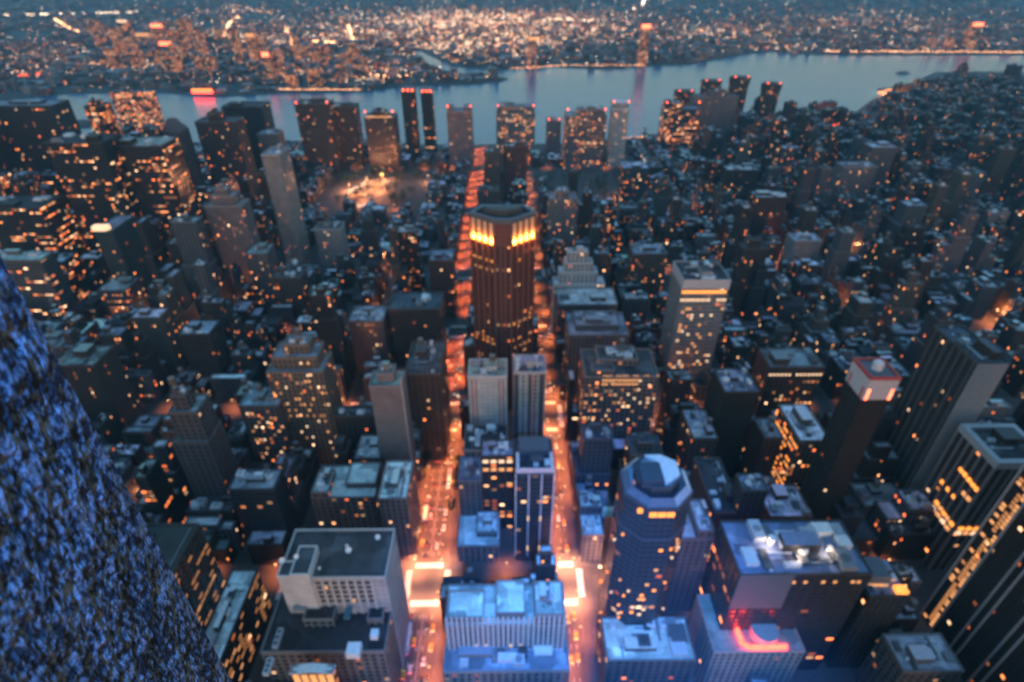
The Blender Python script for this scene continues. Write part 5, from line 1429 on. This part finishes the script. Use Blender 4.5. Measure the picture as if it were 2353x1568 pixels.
for (x0, x1, y0, y1, where, n) in parks:
    k = 0; pts_ = []
    while k < n:
        x, y = tr.uniform(x0, x1), tr.uniform(y0, y1)
        if clash(x - 4, x + 4, y - 4, y + 4): k += 1; continue
        me = tr.choice(TREES); s = tr.uniform(.85, 1.35)
        r_ = empty('park_tree', (x, y, 0.02), 'dark leafy tree in the ' + where if where.startswith('park') or where.startswith('dark') else 'dark leafy tree among the ' + where, 'tree', 'trees of the ' + where)
        r_.scale = (s, s, s * tr.uniform(.9, 1.1)); r_.rotation_euler = (0, 0, tr.uniform(0, 6.28))
        for m_, nm_ in zip(me, ('trunk', 'crown')):
            o = bpy.data.objects.new(nm_, m_); COL.objects.link(o); o.parent = r_
        k += 1

# street trees on the pavements of the wide street
tr2 = random.Random(41)
for side, sx in (('left', -62.0), ('right', -38.6)):
    y = 240
    while y < 620:
        if not any(abs(y - a[0]) < a[1] + 4 for a in avenues) and tr2.random() < (.8 if side == 'left' else .35):
            me = tr2.choice(TREES); s_ = tr2.uniform(.7, 1.0)
            r_ = empty('street_tree', (sx + tr2.uniform(-.4, .4), y, .13), f'dark small tree on the {side} pavement of the wide bright street ' + ('below' if y < 350 else 'beside') + ' the brick tower', 'tree', 'street trees of the wide bright street')
            r_.scale = (s_ * .8, s_, s_)
            for m_, nm_ in zip(me, ('trunk', 'crown')):
                o = bpy.data.objects.new(nm_, m_); COL.objects.link(o); o.parent = r_
        y += tr2.uniform(7, 15)
# buses
def bus(x, y, rz, label):
    r_ = empty('bus', (x, y, 0.01), label, 'bus', 'buses on the wide bright street'); r_.rotation_euler = (0, 0, rz)
    m_ = MB(); m_.box(-1.25, 1.25, -6, 6, .4, 3.1, tone=(.6, .6, .6), top=0, bottom=0); m_.box(-.8, .8, -4, -1, 3.1, 3.35, tone=(.5, .5, .52), top=0); m_.build('body', M_PLAIN, r_)
    for sx in (-1, 1):
        m_ = MB(); m_.box(sx * 1.27 - .02, sx * 1.27 + .02, -5.4, 5.4, 1.5, 2.5, top=0, bottom=0); m_.build('window_band', M_WARMWIN, r_)
        for yy_ in (-3.6, 3.8):
            m_ = MB(); m_.prism([(sx * 1.1 - .15, yy_ - .5), (sx * 1.1 + .2, yy_ - .5), (sx * 1.1 + .2, yy_ + .5), (sx * 1.1 - .15, yy_ + .5)], 0, 1, top=0); m_.build('wheel', M_TYRE, r_)
        m_ = MB(); m_.box(sx * .9 - .2, sx * .9 + .2, 6, 6.06, .8, 1.05, top=0, bottom=0); m_.build('headlight', M_HEAD, r_)
    m_ = MB(); m_.box(-1.1, 1.1, 6, 6.05, 1.4, 2.8, top=0, bottom=0); m_.build('windscreen', M_CARGLASS, r_)
bus(-56.9, 262, 0, 'white bus on the left side of the wide bright street between the two near crossings')
bus(-43.1, 296, math.pi, 'white bus on the right side of the wide bright street between the two near crossings')
bus(-56.9, 178, 0, 'white bus waiting before the nearest crossing on the wide bright street')
bus(-56.9, 408, 0, 'white bus beside the foot of the brick tower')

lm2 = MB()
def riverlamps(pts, n, s, mi=0):
    rr = random.Random(len(pts) * 7 + n)
    for i in range(n):
        t = (i + rr.random()) / n * (len(pts) - 1); j = min(int(t), len(pts) - 2); f = t - j
        px, py = pts[j][0] + (pts[j + 1][0] - pts[j][0]) * f + rr.gauss(0, 1), pts[j][1] + (pts[j + 1][1] - pts[j][1]) * f + rr.gauss(0, .8)
        x, y = pix(px, py, 12); q = s * rr.uniform(.6, 1.3)
        lm2.cyl(x, y, .12, 0, 12 - q, n=4, mi=0) if False else None
        P = [(q, 0), (0, q), (-q, 0), (0, -q)]
        for a in range(4):
            u_, v_ = P[a], P[(a + 1) % 4]
            lm2.face([(x + u_[0], y + u_[1], 12), (x + v_[0], y + v_[1], 12), (x, y, 12 + q)], [(0, 0)] * 3, mi=mi)
            lm2.face([(x + v_[0], y + v_[1], 12), (x + u_[0], y + u_[1], 12), (x, y, 12 - q)], [(0, 0)] * 3, mi=mi)
riverlamps([(2018, 214), (2040, 206), (2078, 206), (2056, 214), (2070, 228), (2086, 242)], 110, 1.5, 1)
riverlamps([(2086, 206), (2125, 208), (2150, 200)], 30, 1.2)
riverlamps([(1796, 266), (1830, 258), (1862, 268), (1892, 290)], 70, 1.2)
riverlamps([(1818, 304), (1880, 298), (1926, 286)], 60, 1.2, 2)
riverlamps([(800, 455), (835, 445), (868, 432), (888, 415), (872, 402)], 60, .8, 1)
riverlamps([(800, 440), (840, 420)], 26, .8); riverlamps([(815, 475), (850, 468)], 26, .8)
riverlamps([(1462, 342), (1500, 395), (1528, 455)], 46, .7); riverlamps([(1440, 318), (1480, 314)], 20, 1.0, 1)
riverlamps([(985, 470), (1005, 425)], 24, .6)
tag(lm2.build('roadway_lights', [M_YARD2, M_YARD, M_RED]), 'strings of amber lights along the riverside roads and ramps', 'road lights', None, 'stuff')

# ------------------------------------------------------------------ far shore: towers, low city, lights
FT = [(267, 290, 46, 141, 'teal glass', 'slim teal tower with a white light on top'), (308, 341, 76, 112, 'mauve stone', 'short pinkish tower'), (345, 370, 55, 120, 'dark brick', 'dark tower with a red top'),
      (364, 392, 96, 126, 'red brick', 'reddish lit tower'), (403, 428, 42, 130, 'tan brick', 'tallest pale lit tower'), (384, 402, 70, 132, 'dark glass', 'dark slab left of the tallest pale tower'), (446, 462, 78, 118, 'dark brick', 'narrow dark tower'),
      (526, 538, 66, 148, 'dark glass', 'slim dark mast-like tower'), (562, 582, 76, 150, 'red brick', 'tall pinkish tower'), (212, 228, 82, 116, 'dark brick', 'dark tower at the left'), (668, 680, 82, 155, 'tan brick', 'slim orange-lit tower'),
      (824, 841, 130, 178, 'black steel', 'black tower before the orange glow'), (702, 731, 156, 200, 'dark glass', 'dark glass block by the water'), (652, 674, 168, 204, 'tan brick', 'lit block by the water'), (708, 722, 118, 158, 'tan brick', 'slim lit tower behind the water'),
      (1214, 1234, 84, 160, 'mauve stone', 'pink-topped tower alone on the shore'), (1476, 1496, 56, 153, 'tan brick', 'tall tower with red crane lights on the shore'), (2238, 2262, 52, 116, 'teal glass', 'teal tower with a red top at far right'), (1208, 1216, 110, 150, 'grey concrete', 'thin grey tower beside the pink-topped one'),
      (2185, 2200, 85, 118, 'grey concrete', 'grey tower left of the teal far-right tower'), (2145, 2158, 88, 118, 'grey concrete', 'thin grey tower on the far right shore'), (600, 616, 120, 180, 'tan brick', 'lit tower above the red sign'), (770, 790, 140, 190, 'mauve stone', 'mauve tower left of the orange glow'), (460, 486, 130, 175, 'dark brick', 'dark block left of centre shore')]
fr0 = random.Random(77)
NTH = ['first', 'second', 'third', 'fourth', 'fifth', 'sixth', 'seventh', 'eighth', 'ninth', 'tenth', 'eleventh', 'twelfth', 'thirteenth', 'fourteenth', 'fifteenth', 'sixteenth']
for xs_, nm0, y0_, y1_ in ((sorted(fr0.uniform(190, 500) for _ in range(16)), 'upper left cluster', 100, 178), (sorted(fr0.uniform(560, 860) for _ in range(14)), 'cluster left of the orange glow', 130, 196)):
    for k, x_ in enumerate(xs_):
        yb_ = fr0.uniform(y0_, y1_); wd_ = fr0.uniform(11, 24)
        FT.append((x_, x_ + wd_, yb_ - fr0.uniform(22, 62), yb_, fr0.choice(['dark brick', 'tan brick', 'red brick', 'dark glass', 'mauve stone']), f'{NTH[k]} block from left in the {nm0}'))
FTB = []
for (a, c, yt, yb, st, lab) in FT:
    pm = (a + c) / 2; y = pix(pm, yb, 0)[1]; h = height_at(y, pm, yt)
    xa, xb = x_at(y, a, yt), x_at(y, c, yt)
    pr = (.9, .46, .6, .22)
    b = Bld([(rect(xa, xb, y, y + 28), 0.3, h)], st, 'grey', pr, 'far_tower', lab + ', across the river', 'building', None, 1, False)
    b.group = 'towers across the river'
    FTB.append(b); build_one(b)
    if 'red' in lab or 'pink' in lab:
        mb = MB(); mb.box(xa, xb, y - .6, y - .05, h - 12, h - 1, top=0, bottom=0); part(b, 'lit_top', mb, M_RED if 'red' in lab else M_WARMWIN)
    if 'white light' in lab:
        mb = MB(); mb.box(xa, xb, y - .6, y - .05, h - 8, h, top=0); part(b, 'roof_light', mb, M_WHITEWIN)
FARPOLY = shore_far + [(8800, 1900), (8800, 12300), (-8800, 12300), (-8800, 1500)]
def inside_poly(x, y, P):
    c = False
    for (a, b2) in zip(P, P[1:] + P[:1]):
        if (a[1] > y) != (b2[1] > y) and x < (b2[0] - a[0]) * (y - a[1]) / (b2[1] - a[1]) + a[0]: c = not c
    return c
def inside_far(x, y): return all(inside_poly(x + dx, y + dy, FARPOLY) for dx, dy in ((0, -14), (12, 0), (-12, 0), (0, 10)))
fr_ = random.Random(31)
HOT = [(880, 172, 60, 12, 1.6), (1060, 60, 270, 28, 1.3), (1120, 40, 180, 13, 1.6), (1100, 105, 150, 30, .8), (820, 75, 40, 20, 1.3), (760, 95, 60, 14, 1.0), (525, 60, 18, 26, 1.2), (300, 150, 120, 18, .7), (230, 70, 50, 14, 1.0), (150, 55, 16, 14, .9), (1350, 60, 120, 26, .8),
       (1000, 100, 120, 30, .9), (1180, 90, 120, 25, .9), (580, 100, 60, 30, .9), (660, 80, 40, 24, .8), (420, 70, 60, 24, .9), (560, 24, 80, 8, .8), (1650, 75, 160, 20, .6), (1690, 78, 24, 8, 1.2), (2000, 60, 250, 25, .45), (2150, 100, 160, 12, .5), (100, 120, 100, 25, .6), (1800, 112, 60, 6, 1.1), (720, 165, 100, 20, .8), (40, 160, 60, 14, .7)]
def heat(px, py): return sum(w_ * math.exp(-((px - cx) / sx) ** 2 - ((py - cy) / sy) ** 2) for (cx, cy, sx, sy, w_) in HOT)
far = []
fm = MB()
fnear = [(b.x0, b.x1, b.y0, b.y1) for b in FTB]
for k in range(7500):
    px, py = fr_.uniform(-260, PW + 260), 222 - 232 * fr_.random() ** .72
    x, y = pix(px, py, 0)
    if y < 1600 or y > 8500 or not inside_far(x, y): continue
    if any(a - 20 < x < b2 + 20 and c - 20 < y < d + 20 for a, b2, c, d in fnear): continue
    H = heat(px, py)
    # dark green cemeteries and parks stay empty
    if any(((px - cx) / sx) ** 2 + ((py - cy) / sy) ** 2 < 1 for cx, cy, sx, sy in ((960, 58, 105, 9), (1230, 100, 50, 5), (1880, 78, 30, 7), (70, 85, 60, 12), (640, 45, 80, 8), (2080, 95, 40, 6))): continue
    s = 1 + (y - 1700) / 5000
    ww, dd, hh = fr_.uniform(9, 34) * s, fr_.uniform(9, 30) * s, fr_.choice((7, 9, 10, 12, 14, 18, 26)) * fr_.uniform(.8, 1.2)
    st = fr_.choice(['brown brick', 'tan brick', 'grey concrete', 'mauve stone', 'pale stone', 'red brick', 'dark brick'])
    rt = ROOFS[fr_.choice(['grey', 'pale', 'blue-grey', 'dark', 'white', 'tar'])]
    litp = min(.5, .05 + .28 * H)
    rt = tuple(c_ * .6 for c_ in rt); tn = tuple(c_ * .6 for c_ in TONES[st])
    fm.box(x - ww / 2, x + ww / 2, y, y + dd, 0.3, hh, tone=tn, par=(litp, .45, .6, min(.4, .12 * H)), wall=0, top=1, ttone=rt)
    if fr_.random() < .5: fm.box(x - ww * .2, x + ww * .2, y + dd * .3, y + dd * .7, hh - .02, hh + 3.5, tone=tn, par=(0, .3, 0, 0), wall=0, top=1, ttone=rt)
tag(fm.build('far_city', [M_WALL, M_ROOF]), 'low city blocks covering the land across the river', 'buildings', None, 'stuff')
lm_ = MB()
def farlamp(x, y, z, s, mi):
    P = [(s, 0, 0), (0, s, 0), (-s, 0, 0), (0, -s, 0)]
    for i in range(4):
        a, c = P[i], P[(i + 1) % 4]
        lm_.face([(x + a[0], y + a[1], z), (x + c[0], y + c[1], z), (x, y, z + s)], [(0, 0)] * 3, mi=mi)
        lm_.face([(x + c[0], y + c[1], z), (x + a[0], y + a[1], z), (x, y, z - s)], [(0, 0)] * 3, mi=mi)
k = 0
for it in range(60000):
    px, py = fr_.uniform(-100, PW + 100), 224 - 232 * fr_.random() ** .8
    H = heat(px, py)
    if fr_.random() > .03 + .46 * H: continue
    x, y = pix(px, py, 9)
    if y < 1600 or y > 9500 or not inside_far(x, y): continue
    s = (.8 + (y - 1700) / 2600) * fr_.uniform(.5, 1.3)
    r_ = fr_.random()
    farlamp(x, y, 8 + s, s, 0 if r_ < .55 else 1 if r_ < .95 else 2)
    k += 1
for it in range(2600):                       # floodlit yards: larger lamp clusters
    px, py = fr_.uniform(-50, PW + 50), fr_.uniform(8, 215)
    if fr_.random() > .02 + .30 * heat(px, py): continue
    x, y = pix(px, py, 12)
    if y > 9000 or not inside_far(x, y): continue
    s = (2.6 + (y - 1700) / 1300) * fr_.uniform(.7, 1.2); farlamp(x, y, 12, s, 3 if fr_.random() < .5 else 4)
def roadline(pts, n, s=1.4, mi=0):
    n *= 2; s *= 1.35
    for i in range(n):
        t = (i + fr_.random()) / n * (len(pts) - 1); j = min(int(t), len(pts) - 2); f = t - j
        px, py = pts[j][0] + (pts[j + 1][0] - pts[j][0]) * f + fr_.gauss(0, 1.2), pts[j][1] + (pts[j + 1][1] - pts[j][1]) * f + fr_.gauss(0, .6)
        x, y = pix(px, py, 9); s2 = s * (.6 + (y - 1700) / 2600) * fr_.uniform(.6, 1.3); farlamp(x, y, 8 + s2, s2, mi)
for pts, n, s, mi in (([(120, 40), (150, 60), (185, 75)], 110, 1.3, 0), ([(548, 40), (525, 55), (510, 95)], 110, 1.3, 0), ([(650, 55), (670, 90), (672, 120)], 70, 1.1, 0), ([(785, 50), (800, 60), (812, 90)], 110, 1.5, 0), ([(0, 177), (120, 168), (160, 158)], 90, 1.2, 2), ([(720, 95), (770, 98)], 60, 1.3, 0), ([(0, 36), (120, 33), (330, 28)], 90, 1.2, 1),
                      ([(850, 172), (920, 178)], 120, 1.6, 0), ([(1900, 118), (2353, 120)], 130, 1.0, 0), ([(640, 205), (830, 206)], 70, .9, 0), ([(1170, 158), (1300, 150), (1480, 150)], 60, .9, 0), ([(1480, 0), (1475, 15), (1440, 28)], 50, 1.2, 1), ([(1000, 60), (1280, 44), (1360, 48)], 45, 1.1, 1), ([(950, 70), (1200, 50)], 30, 1.1, 0)):
    roadline(pts, n, s, mi)
tag(lm_.build('far_street_lights', [M_FARLAMP, M_FARLAMP2, M_RED, M_YARD, M_YARD2]), 'countless street lights glittering across the far shore', 'street lights', None, 'stuff')
print('lamps', nlamp, 'far lights', k)

# red sign on the far bank and its frame
sx0, sy0 = pix(438, 222, 0); sx1, _ = pix(486, 222, 0)
r_ = empty('neon_sign', ((sx0 + sx1) / 2, sy0 + 14, 0.3), 'glowing red and orange sign on the far bank with a red reflection below', 'sign')
hw = (sx1 - sx0) / 2
mb = MB(); mb.box(-hw, hw, 0, .6, 3, 5, tone=(.1, .1, .1), top=0)
for k in range(6): x = -hw + 2 * hw * k / 5; mb.box(x - .3, x + .3, .7, 1.3, 0, 16, tone=(.1, .1, .1), top=0)
mb.build('frame', M_PLAIN, r_)
mb = MB(); mb.box(-hw, hw, -.3, -.02, 5.2, 12, top=0, bottom=0); mb.build('red_panel', M_REDSIGN, r_)
mb = MB(); mb.box(-hw, hw, -.3, -.02, 12.2, 17, top=0, bottom=0); mb.build('orange_panel', M_ORANGE, r_)
# ferry on the river
fx, fy = pix(2076, 168, 0)
r_ = empty('ferry', (fx, fy, -1.5), 'small dark ferry alone on the river, upper right', 'boat')
mb = MB(); hullp = [(-22, -4.5), (14, -4.5), (24, 0), (14, 4.5), (-22, 4.5)]; mb.prism(inset(hullp, .8), -1.0, 2.6, poly1=hullp, tone=(.03, .03, .035), top=0, ttone=(.1, .1, .1)); mb.build('hull', M_PLAIN, r_)
mb = MB(); mb.box(-17, 9, -3.6, 3.6, 2.62, 5.6, tone=(.16, .16, .17), top=0); mb.build('cabin', M_PLAIN, r_)
mb = MB(); mb.box(2, 8, -2.6, 2.6, 5.62, 8, tone=(.2, .2, .2), top=0); mb.build('wheelhouse', M_PLAIN, r_)
mb = MB(); mb.cyl(-8, 0, 1, 5.62, 9, n=10, tone=(.1, .1, .1), top=0); mb.build('funnel', M_PLAIN, r_)

# ------------------------------------------------------------------ air
hz = MB(); hz.box(-9600, 9600, -1400, 13000, -3.2, 345, top=0, bottom=0)
m = bpy.data.materials.new('haze'); m.use_nodes = True; n = m.node_tree.nodes; n.clear()
out = n.new("ShaderNodeOutputMaterial"); pvn = n.new("ShaderNodeVolumePrincipled"); m.node_tree.links.new(pvn.outputs[0], out.inputs["Volume"])
pvn.inputs["Color"].default_value = (.26, .72, 1.0, 1); pvn.inputs["Density"].default_value = 0.00008; pvn.inputs["Anisotropy"].default_value = 0.2
ho = hz.build('haze', m); ho['kind'] = 'stuff'; ho['label'] = 'thin blue evening haze over the whole city'; ho['category'] = 'haze'
